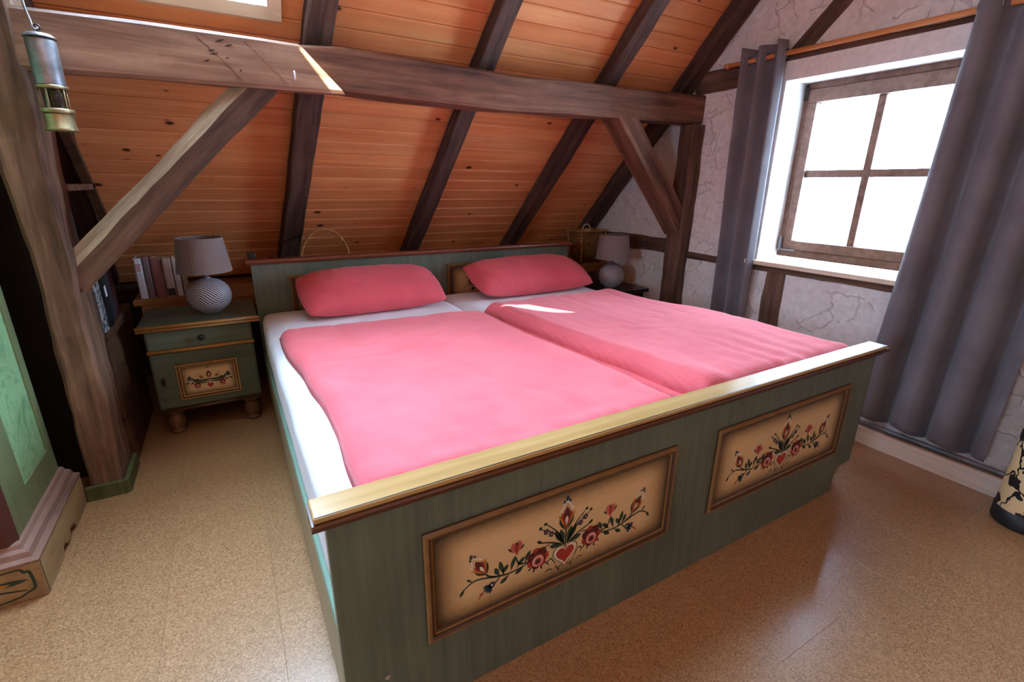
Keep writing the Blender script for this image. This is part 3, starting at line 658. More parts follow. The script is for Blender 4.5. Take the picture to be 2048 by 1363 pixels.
# ------------------------------------------------------------------ bed
W, LB = 2.06, 2.05
bed = thing('double_bed', (1.03, 1.0, 0), 0, 'wide green painted peasant-style double bed with floral panels', 'bed')
def bl(x, y, z=0): return (x - 1.03, y - 1.0, z)
def bpart(name, x0, x1, y0, y1, z0, z1, mat, bev=0.003, parent=bed): return obj(name, bx(x0 - 1.03, x1 - 1.03, y0 - 1.0, y1 - 1.0, z0, z1, bev=bev), mat, parent)
bm = bmesh.new()
prism(bm, [(x - 1.03, z) for x, z in ((0.107, 0), (1.953, 0), (1.953, 0.102), (1.975, 0.110), (2.03, 0.115), (2.06, 0.122), (2.06, 0.600), (0, 0.600), (0, 0.122), (0.03, 0.115), (0.085, 0.110), (0.107, 0.102))], 1, -1.0, -0.972)
fb = obj('footboard', bm, GREEN, bed)
capf = bpart('footboard_cap', -0.022, 2.082, -0.024, 0.045, 0.618, 0.630, CAPTOP, 0.003, bed)
bm = bmesh.new()    # stepped brown moulding under and in front of the cap
prism(bm, [(y - 1.0, z) for y, z in ((-0.020, 0.604), (-0.029, 0.608), (-0.031, 0.614), (-0.027, 0.6178), (0.048, 0.6178), (0.048, 0.608), (0.036, 0.604), (0.034, 0.590), (-0.010, 0.590), (-0.012, 0.600))], 0, -1.03 - 0.026, 2.06 - 1.03 + 0.026)
obj('cap_moulding', bm, BROWNEDGE, bed)
hdb = bpart('headboard', 0, W, 2.05, 2.078, 0.0, 0.795, GREEN, 0.002)
bm = bmesh.new()
prism(bm, [(y - 1.0, z) for y, z in ((2.036, 0.792), (2.030, 0.798), (2.026, 0.806), (2.028, 0.815), (2.09, 0.815), (2.096, 0.806), (2.09, 0.792))], 0, -1.03 - 0.02, 2.08 - 1.03)
obj('headboard_cap', bm, m_plain('red_brown_cap', lin(126, 70, 50), 0.35), bed)
for x0, x1 in ((0.0, 0.030), (2.03, 2.06)):
    r_ = bpart('side_rail', x0, x1, 0.03, 2.05, 0.035, 0.292, m_paint('floor_lit_beige_paint', lin(166, 156, 124), lin(150, 142, 112), rough=0.45, axis=1), 0.003)  # tan light reflected from the floor is put into this beige
    bpart('rail_top', x0, x1, 0.03, 2.05, 0.292, 0.315, m_paint('green_rail_paint', lin(126, 158, 138), lin(112, 140, 122), rough=0.4, axis=1), 0.008, r_)
bpart('centre_beam', 1.0, 1.06, 0.03, 2.05, 0.06, 0.26, DARKWOOD)
bpart('slat_base', 0.031, 2.029, 0.04, 2.04, 0.268, 0.299, DARKWOOD)
bpart('corner_bar', 0.0, 0.014, 2.08, 2.12, 0.0, 0.80, BLACKTOP); bpart('bar_clamp', -0.004, 0.034, 2.10, 2.15, 0.816, 0.848, BLACKP, 0.004)

# mitred moulding frame around a panel, in local X-Z with the outside facing -Y
def mould_frame(name, parent, x0, x1, z0, z1, yf, prof, mat):
    """prof: list of (inset from the outer edge, proud height)"""
    bm = bmesh.new(); rings = []
    for (i_, h_) in prof: rings.append([bm.verts.new(p) for p in ((x0 + i_, yf - h_, z0 + i_), (x1 - i_, yf - h_, z0 + i_), (x1 - i_, yf - h_, z1 - i_), (x0 + i_, yf - h_, z1 - i_))])
    for n_, (a, b) in enumerate(zip(rings, rings[1:])):
        for k_ in range(4): bm.faces.new((a[k_], a[(k_ + 1) % 4], b[(k_ + 1) % 4], b[k_])).material_index = n_ % len(mat)
    return obj(name, bm, mat, parent)
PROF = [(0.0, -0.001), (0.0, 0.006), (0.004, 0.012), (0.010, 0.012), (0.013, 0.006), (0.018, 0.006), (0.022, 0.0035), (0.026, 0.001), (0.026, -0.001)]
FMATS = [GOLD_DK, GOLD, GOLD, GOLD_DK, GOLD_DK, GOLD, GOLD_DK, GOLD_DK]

# flower painting, built as thin coats of paint on a panel (local X-Z, facing -Y)
PG = [m_plain('motif_green', lin(44, 62, 46), 0.5), m_plain('motif_red', lin(170, 56, 36), 0.5), m_plain('motif_wine', lin(92, 30, 32), 0.5), m_plain('motif_white', lin(232, 222, 200), 0.5),
      m_plain('motif_blue', lin(38, 66, 80), 0.5), m_plain('motif_pink', lin(196, 104, 96), 0.5), m_plain('motif_ochre', lin(190, 132, 44), 0.5)]
G_, R_, WN, WH, BL, PK, OC = range(7)
class Paint:
    def __init__(s, sx=1.0, sz=1.0): s.bm = bmesh.new(); s.l = 0; s.sx = sx; s.sz = sz
    def poly(s, pts, mi, layer=0):
        y = -0.0004 - 0.00022 * layer
        try: s.bm.faces.new([s.bm.verts.new((x * s.sx, y, z * s.sz)) for x, z in pts]).material_index = mi
        except ValueError: pass
    def disc(s, x, z, r, mi, layer=0, rz=None, ang=0.0, n=14):
        rz = rz or r; ca, sa = math.cos(ang), math.sin(ang); P = []
        for i in range(n):
            a = 2 * PI * i / n; u, v = r * math.cos(a), rz * math.sin(a); P.append((x + u * ca - v * sa, z + u * sa + v * ca))
        s.poly(P, mi, layer)
    def leaf(s, x, z, l, wd, ang, mi=G_, layer=0, bend=0.0, n=7):
        """teardrop from its stem point (x,z)"""
        ca, sa = math.cos(ang), math.sin(ang); T, B = [], []
        for i in range(n + 1):
            t = i / n; h = wd * math.sin(PI * t ** 1.25) * (0.35 + 0.65 * t); c = bend * l * t * t
            for arr, sg in ((T, 1), (B, -1)):
                u, v = l * t, c + sg * h; arr.append((x + u * ca - v * sa, z + u * sa + v * ca))
        s.poly(T[:-1] + [T[-1]] + B[1:-1][::-1], mi, layer)
    def stroke(s, pts, wd, mi=G_, layer=0, n=5):
        P = []
        m = len(pts)
        for i in range(m - 1):
            p0, p1, p2, p3 = pts[max(0, i - 1)], pts[i], pts[i + 1], pts[min(m - 1, i + 2)]
            for j in range(n + (i == m - 2)):
                t = j / n
                P.append(tuple(0.5 * (2 * p1[k] + (p2[k] - p0[k]) * t + (2 * p0[k] - 5 * p1[k] + 4 * p2[k] - p3[k]) * t * t + (3 * p1[k] - p0[k] - 3 * p2[k] + p3[k]) * t ** 3) for k in (0, 1)))
        N = len(P)
        for i in range(N - 1):
            def off(k):
                a, b = P[max(0, k - 1)], P[min(N - 1, k + 1)]; dx, dz = b[0] - a[0], b[1] - a[1]; L_ = math.hypot(dx, dz) or 1
                ww = 1.3 * wd * (0.45 + 0.55 * math.sin(PI * min(1, (k + 0.6) / N))) / 2; return -dz / L_ * ww, dx / L_ * ww
            a, b = off(i), off(i + 1)
            s.poly([(P[i][0] + a[0], P[i][1] + a[1]), (P[i + 1][0] + b[0], P[i + 1][1] + b[1]), (P[i + 1][0] - b[0], P[i + 1][1] - b[1]), (P[i][0] - a[0], P[i][1] - a[1])], mi, layer)
    def tulip(s, x, z, sc_, ang, c_out=R_, c_in=WN):
        """tulip opening towards ang"""
        d = lambda u, v: (x + (u * math.cos(ang) - v * math.sin(ang)) * sc_, z + (u * math.sin(ang) + v * math.cos(ang)) * sc_)
        for sg in (-1, 1):
            s.leaf(*d(-0.1, 0), 1.0 * sc_, 0.17 * sc_, ang + sg * 0.62, G_, 1, -sg * 0.22)
            s.leaf(*d(0, 0), 1.05 * sc_, 0.2 * sc_, ang + sg * 0.36, c_out, 2, -sg * 0.1)
            s.leaf(*d(0.15, sg * 0.05), 0.95 * sc_, 0.07 * sc_, ang + sg * 0.5, OC, 3)
        s.leaf(*d(0.05, 0), 1.25 * sc_, 0.27 * sc_, ang, c_in, 3); s.leaf(*d(0.18, 0), 0.62 * sc_, 0.13 * sc_, ang, WH, 4)
        for i in range(4):
            for sg in (-1, 1): s.disc(*d(1.15 + 0.14 * i, sg * (0.34 - 0.09 * i)), 0.085 * sc_, WH, 2, n=8)
        s.disc(*d(1.78, 0), 0.1 * sc_, BL, 3, 0.16 * sc_, n=8); s.disc(*d(1.62, 0.16), 0.08 * sc_, BL, 3, n=8); s.disc(*d(1.62, -0.16), 0.08 * sc_, BL, 3, n=8)
    def rose(s, x, z, r):
        for i in range(7): a = 2 * PI * i / 7; s.disc(x + 0.66 * r * math.cos(a), z + 0.66 * r * math.sin(a) + 0.12 * r, 0.42 * r, WN if i % 2 else R_, 2, n=10)
        s.disc(x, z + 0.1 * r, 0.74 * r, WN, 3); s.disc(x, z - 0.12 * r, 0.60 * r, PK, 4); s.disc(x, z - 0.15 * r, 0.50 * r, WH, 5); s.disc(x, z - 0.17 * r, 0.42 * r, PK, 6); s.disc(x, z - 0.18 * r, 0.26 * r, WN, 7)
        for a in (-2.4, -1.9, -1.2, -0.7): s.leaf(x + 0.75 * r * math.cos(a), z + 0.75 * r * math.sin(a), 0.5 * r, 0.12 * r, a, G_, 1)
    def bell(s, x, z, sc_, ang):
        for sg in (-0.7, -0.25, 0.25, 0.7): s.leaf(x, z, sc_, 0.27 * sc_, ang + sg, BL, 2)
        s.disc(x, z, 0.4 * sc_, BL, 2, n=10); s.disc(x, z, 0.12 * sc_, WH, 3, n=8)
    def heart(s, x, z, r, mi, layer):
        P = []
        for i in range(28):
            t = 2 * PI * i / 28; P.append((x + r * 0.0625 * 16 * math.sin(t) ** 3, z + r * 0.0625 * (13 * math.cos(t) - 5 * math.cos(2 * t) - 2 * math.cos(3 * t) - math.cos(4 * t))))
        s.poly(P, mi, layer)
def garland(parent, sx=1.0, sz=1.0):
    p = Paint(sx, sz)
    p.heart(0, -0.063, 0.040, G_, 1); p.heart(0, -0.063, 0.0375, WH, 2); p.heart(0, -0.064, 0.029, R_, 4)
    p.stroke([(0, -0.045), (0.0, -0.01), (0, 0.02)], 0.004)
    p.tulip(0, 0.012, 0.053, PI / 2)
    for sg in (-1, 1):
        m = lambda x, z: (sg * x, z)
        A = lambda a: a if sg > 0 else PI - a
        # heart scrolls
        p.stroke([m(0.03, -0.085), m(0.045, -0.062), m(0.055, -0.072), m(0.05, -0.08)], 0.003); p.stroke([m(0.006, -0.098), m(0.024, -0.1), m(0.03, -0.09)], 0.0025); p.stroke([m(0.038, -0.1), m(0.052, -0.094), m(0.06, -0.1)], 0.0025)
        p.disc(*m(0.02, -0.107), 0.004, WN, n=8)
        # bouquet leaves and florets
        for l_, a_, b_ in ((0.050, 0.35, -0.1), (0.062, 0.95, 0.1), (0.055, 1.3, 0.0)): p.leaf(*m(0.003, -0.035), l_, 0.0105, A(a_), G_, 0, sg * b_)
        p.stroke([m(0.004, -0.032), m(0.026, 0.012), m(0.06, 0.048)], 0.003); p.leaf(*m(0.058, 0.046), 0.013, 0.003, A(0.9))
        p.stroke([m(0.004, -0.034), m(0.038, 0.014), m(0.078, 0.040)], 0.0026); p.disc(*m(0.080, 0.044), 0.005, G_, n=8); p.disc(*m(0.066, 0.052), 0.0045, G_, n=8)
        for fx, fz in ((0.062, 0.028), (0.046, 0.015)):
            for i in range(5): a = 2 * PI * i / 5; p.disc(sg * fx + 0.0055 * math.cos(a), fz + 0.0055 * math.sin(a), 0.0038, BL, 2, n=7)
            p.disc(*m(fx, fz), 0.003, PK, 3, n=7)
        p.stroke([m(0.01, -0.03), m(0.045, -0.012), m(0.086, 0.003)], 0.0035); p.leaf(*m(0.07, -0.004), 0.024, 0.006, A(0.6)); p.stroke([m(0.05, -0.015), m(0.075, -0.02), m(0.086, -0.03)], 0.003)
        # rose, pink tulip, outer tulip, bell flower
        p.rose(sg * 0.086, -0.046, 0.031)
        p.stroke([m(0.108, -0.043), m(0.14, -0.036), m(0.150, -0.012)], 0.004)
        p.leaf(*m(0.148, -0.006), 0.042, 0.014, A(1.75), PK, 2); p.leaf(*m(0.148, -0.006), 0.042, 0.013, A(1.25), PK, 2); p.leaf(*m(0.148, -0.006), 0.038, 0.009, A(1.5), R_, 3)
        p.leaf(*m(0.140, 0.004), 0.02, 0.004, A(2.3)); p.leaf(*m(0.158, 0.004), 0.024, 0.004, A(0.9)); p.leaf(*m(0.145, 0.020), 0.014, 0.004, A(1.2), WN, 4)
        p.stroke([m(0.112, -0.045), m(0.165, -0.052), m(0.205, -0.045), m(0.262, -0.031), m(0.300, -0.050)], 0.004)
        p.leaf(*m(0.288, -0.042), 0.024, 0.0055, A(-0.9)); p.leaf(*m(0.268, -0.033), 0.022, 0.004, A(0.75))
        p.stroke([m(0.205, -0.045), m(0.225, -0.035), m(0.238, -0.02)], 0.0036)
        p.tulip(sg * 0.232, -0.024, 0.043, A(PI / 2 - 0.55))
        p.stroke([m(0.195, -0.047), m(0.205, -0.06), m(0.214, -0.062)], 0.003)
        p.bell(sg * 0.218, -0.064, 0.024, A(-0.6)); p.stroke([m(0.236, -0.073), m(0.248, -0.083), m(0.254, -0.092)], 0.003, R_); p.stroke([m(0.24, -0.078), m(0.252, -0.078)], 0.0022, R_)
        for (lx, lz, ll, la) in ((0.125, -0.042, 0.034, 1.9), (0.15, -0.047, 0.034, 2.2), (0.165, -0.05, 0.042, 1.75), (0.182, -0.05, 0.044, 1.15), (0.19, -0.05, 0.03, 2.0), (0.125, -0.045, 0.03, -0.7), (0.168, -0.053, 0.03, -0.75), (0.195, -0.048, 0.03, 1.0)):
            p.leaf(*m(lx, lz), ll * 1.1, 0.0085, A(la), G_, 0, 0.12 * sg)
    return obj('painted_flowers', p.bm, PG, parent)

def flower_panel(parent, cx, cz, hx, hz, yf, cream, sx=1.0, sz=1.0, motif=True, name='painted_panel', prof=PROF, inset=0.024):
    pn = obj(name, bx(-hx, hx, -0.0008, 0.0015, -hz, hz), cream, parent, loc=(cx, yf, cz))
    if motif:
        mo = garland(pn, sx, sz); mo.location = (0, -0.0010, 0)
    return pn
CREAM = build_cream('cream_panel_paint', 0.362, 0.128, 0.075)
for x0, x1 in ((0.184, 0.955), (1.137, 1.906)):
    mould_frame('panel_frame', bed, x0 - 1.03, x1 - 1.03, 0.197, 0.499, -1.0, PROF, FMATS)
    flower_panel(bed, (x0 + x1) / 2 - 1.03, 0.348, (x1 - x0) / 2 - 0.024, 0.127, -1.0, CREAM)
CREAM_H = build_cream('cream_headboard_paint', 0.352, 0.10, 0.07)
for x0, x1 in ((0.177, 0.934), (1.105, 1.878)):
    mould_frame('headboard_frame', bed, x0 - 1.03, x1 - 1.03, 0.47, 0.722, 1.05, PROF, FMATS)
    flower_panel(bed, (x0 + x1) / 2 - 1.03, 0.596, (x1 - x0) / 2 - 0.024, 0.102, 1.05, CREAM_H, 0.9, 0.7, name='headboard_panel')
bpart('cap_groove', -0.020, 2.080, -0.0215, -0.0190, 0.6290, 0.6304, BLACKP, 0.0)
bm = bmesh.new(); prism(bm, [(0.088 - 1.03 + 0.006 * math.cos(a) * (1 + 0.3 * math.sin(3 * a)), 0.148 + 0.006 * math.sin(a)) for a in [2 * PI * i / 10 for i in range(10)]], 1, -1.0006, -0.9995)
obj('paint_chip', bm, m_plain('chipped_paint', lin(176, 170, 140), 0.7), bed)

# ------------------------------------------------------------------ bedding
def soft_box(name, x0, x1, y0, y1, z0, z1, r, mat, seed, amp=0.004):
    bm = bmesh.new(); box(bm, x0, x1, y0, y1, z0, z1)
    bmesh.ops.subdivide_edges(bm, edges=bm.edges[:], cuts=20, use_grid_fill=True)
    cx, cy, cz = (x0 + x1) / 2, (y0 + y1) / 2, (z0 + z1) / 2
    for v in bm.verts:
        q = Vector((max(x0 + r, min(x1 - r, v.co.x)), max(y0 + r, min(y1 - r, v.co.y)), max(z0 + r, min(z1 - r, v.co.z))))
        d = v.co - q
        if d.length > 1e-6: v.co = q + d.normalized() * r
        nz = mnoise.noise(Vector((v.co.x * 4 + seed, v.co.y * 4, v.co.z * 5))) * amp + mnoise.noise(Vector((v.co.x * 13 + seed, v.co.y * 13, v.co.z * 13))) * amp * 0.35
        v.co += Vector((v.co.x - cx, v.co.y - cy, (v.co.z - cz) * 2)).normalized() * nz
    o = obj(name, bm, mat, smooth=True)
    for v in o.data.vertices: v.co.x -= cx; v.co.y -= cy; v.co.z -= z0
    o.location = (cx, cy, z0)
    md = o.modifiers.new('sub', 'SUBSURF'); md.levels = 1; md.render_levels = 1
    return o
MZ = 0.545
m1 = soft_box('mattress', 0.010, 1.026, 0.050, 2.035, 0.300, MZ, 0.05, SHEET, 1.0); tag(m1, 'mattress in a white fitted sheet beside the green nightstand', 'mattress', 'mattresses in white sheets')
m2 = soft_box('mattress', 1.034, 2.050, 0.050, 2.035, 0.300, MZ, 0.05, SHEET, 5.0); tag(m2, 'mattress in a white fitted sheet on the window side of the bed', 'mattress', 'mattresses in white sheets')

def duvet(name, C, T, seed, label, edge_amp=0.012, wr=0.015, left_T=0.0, nx=84, ny=110, hang=None):
    """C: corners BL, BR, TR, TL on the mattress; a closed quilt body with rounded rim and creases"""
    bm = bmesh.new(); top, bot = [], []
    ox = sum(c[0] for c in C) / 4; oy = sum(c[1] for c in C) / 4
    for j in range(ny + 1):
        v = j / ny; rt_, rb_ = [], []
        for i in range(nx + 1):
            u = i / nx
            x = (C[0][0] * (1 - u) + C[1][0] * u) * (1 - v) + (C[3][0] * (1 - u) + C[2][0] * u) * v
            y = (C[0][1] * (1 - u) + C[1][1] * u) * (1 - v) + (C[3][1] * (1 - u) + C[2][1] * u) * v
            if C[0][0] < 0.5: x += 0.034 * (1 - u) ** 3 * math.sin(PI * min(1, v * 1.25)) 
            ex = min(u, 1 - u) * abs(C[1][0] - C[0][0]); ey = min(v, 1 - v) * abs(C[3][1] - C[0][1])
            # wavy outline
            f = max(0.0, 1 - min(ex, ey) / 0.10)
            x += f * edge_amp * mnoise.noise(Vector((x * 3, y * 4.5, seed))); y += f * edge_amp * mnoise.noise(Vector((x * 4.5, y * 3, seed + 9)))
            R = 0.055
            def rim(e): return math.sqrt(max(0.0, 1 - (1 - min(1.0, e / R)) ** 2))
            corner = rim(ex) * rim(ey)
            t = T + left_T * math.exp(-ex / 0.30) * (1 if u < 0.5 else 0.25)
            big = mnoise.noise(Vector((x * 1.9 + seed, y * 1.7, 0.3))) * wr * 1.2
            fold = mnoise.noise(Vector((x * 7.0 + seed, y * 3.2 + 2 * mnoise.noise(Vector((x * 2, y * 2, seed))), 1.7)))
            crease = -max(0.0, 0.22 - abs(fold)) * wr * 0.9
            foot = math.exp(-(v * abs(C[3][1] - C[0][1])) / 0.16)
            wrk = mnoise.noise(Vector((x * 16 + seed, y * 9, 3.1))) * wr * (0.10 + 0.55 * foot) + mnoise.noise(Vector((x * 6, y * 22 + seed, 5.1))) * wr * (0.06 + 0.35 * foot)
            h = corner * (t + big + crease + wrk)
            side = 0.018 * (1 - corner)
            zt = MZ + 0.006 + max(0.0, h) + 0.004
            # a little sag over the mattress shoulder
            zt -= 0.012 * max(0.0, (0.09 - x) / 0.09) ** 2 if x < 0.09 else 0.0
            zt -= 0.02 * max(0.0, (x - 2.01) / 0.05) ** 2 if x > 2.01 else 0.0
            rt_.append(bm.verts.new((x - ox, y - oy, zt - MZ)))
            if 0 < i < nx and 0 < j < ny and (i % 1 == 0):
                zb = MZ + 0.004 - (0.012 * max(0.0, (0.09 - x) / 0.09) ** 2 if x < 0.09 else 0.0) - (0.02 * max(0.0, (x - 2.01) / 0.05) ** 2 if x > 2.01 else 0.0)
                rb_.append(bm.verts.new((x - ox, y - oy, zb - MZ)))
            else: rb_.append(rt_[-1])
        top.append(rt_); bot.append(rb_)
    for j in range(ny):
        for i in range(nx):
            bm.faces.new((top[j][i], top[j][i + 1], top[j + 1][i + 1], top[j + 1][i]))
            q = [bot[j][i], bot[j + 1][i], bot[j + 1][i + 1], bot[j][i + 1]]
            if len(set(q)) == 4 and not all(a in (top[j][i], top[j + 1][i], top[j + 1][i + 1], top[j][i + 1]) for a in q):
                try: bm.faces.new(q)
                except ValueError: pass
    o = obj(name, bm, DUVET, smooth=True); o.location = (ox, oy, MZ); tag(o, label, 'duvet', 'coral waffle duvets')
    return o
d1 = duvet('duvet', [(0.068, 0.052), (1.045, 0.052), (0.985, 1.315), (0.045, 1.425)], 0.052, 3.0, 'coral waffle duvet on the nightstand side, its bare sheet edge showing')
d2 = duvet('duvet', [(1.135, 0.052), (2.045, 0.052), (1.935, 1.43), (1.012, 1.365)], 0.058, 17.0, 'coral waffle duvet on the window side with a thick folded edge', left_T=0.030)
# lower folded layer peeping out along the second duvet
bm = bmesh.new(); N_ = 64; rows = []
for j in range(N_ + 1):
    t = j / N_; y = 0.07 + 1.13 * t; e = 1.012 + 0.123 * (1 - (y - 0.05) / 1.31)
    prot = 0.052 * math.sin(PI * (0.12 + 0.88 * t)) ** 0.6 * (0.75 + 0.45 * mnoise.noise(Vector((y * 6, 2.2, 1.1))))
    rows.append([(e + 0.10, y, 0.014), (e + 0.02, y, 0.020), (e - prot * 0.6, y, 0.022 + 0.004 * mnoise.noise(Vector((y * 9, 0, 0)))), (e - prot, y, 0.012), (e - prot * 0.8, y, 0.003), (e + 0.10, y, 0.003)])
rv = [[bm.verts.new((x - d2.location.x, y - d2.location.y, z)) for x, y, z in r] for r in rows]
for a, b in zip(rv, rv[1:]):
    for k_ in range(6): bm.faces.new((a[k_], a[(k_ + 1) % 6], b[(k_ + 1) % 6], b[k_]))
bm.faces.new(rv[0][::-1]); bm.faces.new(rv[-1]); obj('folded_layer', bm, DUVET, d2, smooth=True)

def pillow(cx, cy, hx, hy, hz, tilt, rotz, seed, label):
    bm = bmesh.new(); nx, ny = 56, 30; T, B = [], []
    for j in range(ny + 1):
        v = 2 * j / ny - 1; a, b = [], []
        for i in range(nx + 1):
            u = 2 * i / nx - 1
            pin = math.sqrt(1 - 0.10 * u ** 4) * (1 - 0.05 * (1 - u * u) * abs(v) ** 3); pin2 = math.sqrt(1 - 0.10 * v * v)
            x = hx * u * pin2; y = hy * v * pin
            prof = max(0.0, (1 - abs(u) ** 3.6)) ** 0.55 * max(0.0, (1 - abs(v) ** 2.4)) ** 0.52
            edge = abs(u) ** 3 * 0.5 + abs(v) ** 3 * 0.5
            wr_ = mnoise.noise(Vector((x * 8 + seed, y * 16, 1.0))) * 0.012 * edge * 2 - max(0.0, 0.16 - abs(mnoise.noise(Vector((x * 10 + y * 6 + seed, y * 5 - x * 3, 2.0))))) * 0.075 * (0.25 + edge)
            bd = 1 + 0.10 * mnoise.noise(Vector((x * 3 + seed, y * 3, 4)))
            zt = hz * prof * bd + wr_ * prof ** 0.5; zb = -hz * 0.8 * prof
            vt = bm.verts.new((x, y, zt)); a.append(vt)
            b.append(vt if (i in (0, nx) or j in (0, ny)) else bm.verts.new((x, y, zb)))
        T.append(a); B.append(b)
    for j in range(ny):
        for i in range(nx):
            bm.faces.new((T[j][i], T[j][i + 1], T[j + 1][i + 1], T[j + 1][i]))
            try: bm.faces.new((B[j][i], B[j + 1][i], B[j + 1][i + 1], B[j][i + 1]))
            except ValueError: pass
    o = obj('pillow', bm, PILLOW, smooth=True); o.rotation_euler = (tilt, 0, rotz)
    zmin = min((o.rotation_euler.to_matrix() @ v.co).z for v in o.data.vertices); o.location = (cx, cy, MZ + 0.004 - zmin)
    tag(o, label, 'pillow', 'coral pillows leaning on the headboard'); return o
pillow(0.572, 1.82, 0.385, 0.19, 0.100, 0.36, 0.03, 2.0, 'coral pillow leaning on the headboard beside the green nightstand')
pillow(1.59, 1.82, 0.425, 0.19, 0.100, 0.34, 0.02, 12.0, 'coral pillow leaning on the headboard towards the black nightstand')

# ------------------------------------------------------------------ green nightstand
ns = thing('nightstand', (-0.262, 2.03, 0), 0, 'green painted peasant-style nightstand with turned feet beside the bed', 'nightstand')
F = -0.175      # front face (local y), world 1.855
obj('body', bx(-0.222, 0.218, F + 0.004, 0.165, 0.135, 0.545, bev=0.003), GREEN_NS, ns)
obj('top_board', bx(-0.238, 0.252, F - 0.03, 0.175, 0.552, 0.575, bev=0.004), GREEN_NS, ns)
for (z0, z1, ov) in ((0.560, 0.574, 0.037), (0.543, 0.558, 0.026)):
    bm = bmesh.new(); tube(bm, [(-0.238 - 0.006 + 0.0, F - ov, (z0 + z1) / 2), (0.252 + 0.006, F - ov, (z0 + z1) / 2)], (z1 - z0) / 2, 10); obj('top_moulding', bm, GOLD_NS, ns, smooth=True)
dr = obj('drawer', bx(-0.216, 0.212, F - 0.004, F + 0.02, 0.446, 0.540, bev=0.003), GREEN_NS, ns)
bm = bmesh.new(); lathe(bm, [(0, 0.0), (0.005, 0.001), (0.006, 0.010), (0.013, 0.016), (0.014, 0.022), (0.009, 0.027), (0, 0.028)], 16); kn = obj('knob', bm, IRON, dr, smooth=True); kn.location = (0.0, F - 0.004, 0.493); kn.rotation_euler = (PI / 2, 0, 0)
bm = bmesh.new(); tube(bm, [(-0.222, F - 0.010, 0.440), (0.220, F - 0.010, 0.440)], 0.0085, 10); obj('moulding', bm, GOLD_NS, ns, smooth=True)
dor = obj('door', bx(-0.216, 0.212, F - 0.004, F + 0.02, 0.150, 0.428, bev=0.003), GREEN_NS, ns)
NPROF = [(a * 0.75, b * 0.75) for a, b in PROF]
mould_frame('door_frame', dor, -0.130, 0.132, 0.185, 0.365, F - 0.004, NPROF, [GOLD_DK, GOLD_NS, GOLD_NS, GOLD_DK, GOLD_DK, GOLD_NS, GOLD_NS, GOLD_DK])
pn = obj('painted_panel', bx(-0.113, 0.113, -0.0008, 0.0015, -0.072, 0.072), build_cream('cream_door_paint', 0.113, 0.072, 0.034), dor, loc=(0.001, F - 0.0042, 0.275))
p = Paint(); p.heart(0, -0.022, 0.016, WH, 1); p.heart(0, -0.022, 0.012, R_, 3); p.tulip(0, 0.006, 0.022, PI / 2)
for sg in (-1, 1):
    A = (lambda a: a) if sg > 0 else (lambda a: PI - a)
    p.stroke([(0, 0.0), (sg * 0.03, -0.002), (sg * 0.06, 0.006)], 0.006); p.stroke([(0, -0.008), (sg * 0.03, -0.010), (sg * 0.055, 0.0)], 0.004)
    p.tulip(sg * 0.022, 0.006, 0.013, A(0.75)); p.bell(sg * 0.062, 0.008, 0.014, A(0.5)); p.rose(sg * 0.044, -0.018, 0.011)
    for a_, x_ in ((0.5, 0.03), (-0.5, 0.05), (0.9, 0.05), (-0.3, 0.065)): p.leaf(sg * x_, -0.002, 0.018, 0.004, A(a_))
po = obj('painted_flowers', p.bm, PG, dor); po.location = (0.001, F - 0.0054, 0.272); po.scale = (1.22, 1, 1.4)
bm = bmesh.new(); prism(bm, [(-0.006, -0.020), (0.006, -0.020), (0.010, -0.008), (0.006, 0.0), (0.010, 0.010), (0.004, 0.022), (-0.004, 0.022), (-0.010, 0.010), (-0.006, 0.0), (-0.010, -0.008)], 1, -0.003, 0.001)
tube(bm, [(0, -0.003, 0.004), (0, -0.016, 0.004)], 0.0022, 8); tube(bm, [(0.0, -0.016, 0.010), (0.006, -0.016, 0.004), (0.0, -0.016, -0.004), (-0.006, -0.016, 0.004)], 0.0018, 6, closed=True)
obj('key_plate', bm, IRON, dor, loc=(-0.186, F - 0.004, 0.285))
bm = bmesh.new(); tube(bm, [(-0.228, F - 0.004, 0.138), (0.224, F - 0.004, 0.138)], 0.008, 10); obj('base_moulding', bm, GOLD_DK, ns, smooth=True)
FOOT = [(0, 0), (0.024, 0), (0.030, 0.008), (0.031, 0.016), (0.022, 0.024), (0.028, 0.034), (0.034, 0.055), (0.034, 0.075), (0.028, 0.092), (0.020, 0.100), (0.030, 0.106), (0.038, 0.116), (0.038, 0.134), (0, 0.134)]
def turned_feet(parent, pts, mat, sc_=1.0):
    me = None
    for x_, y_ in pts:
        if me is None:
            bm = bmesh.new(); lathe(bm, [(r * 1.12, z * sc_) for r, z in FOOT], 20); o = obj('foot', bm, mat, parent, smooth=True); me = o.data
        else: o = bpy.data.objects.new('foot', me); col.objects.link(o); o.parent = parent
        o.location = (x_, y_, 0)
FOOTMAT = m_plain('brown_foot_paint', lin(116, 84, 54), 0.5, grain=0.2)
turned_feet(ns, [(-0.172, F + 0.048), (0.165, F + 0.048), (-0.172, 0.115), (0.165, 0.115)], FOOTMAT)

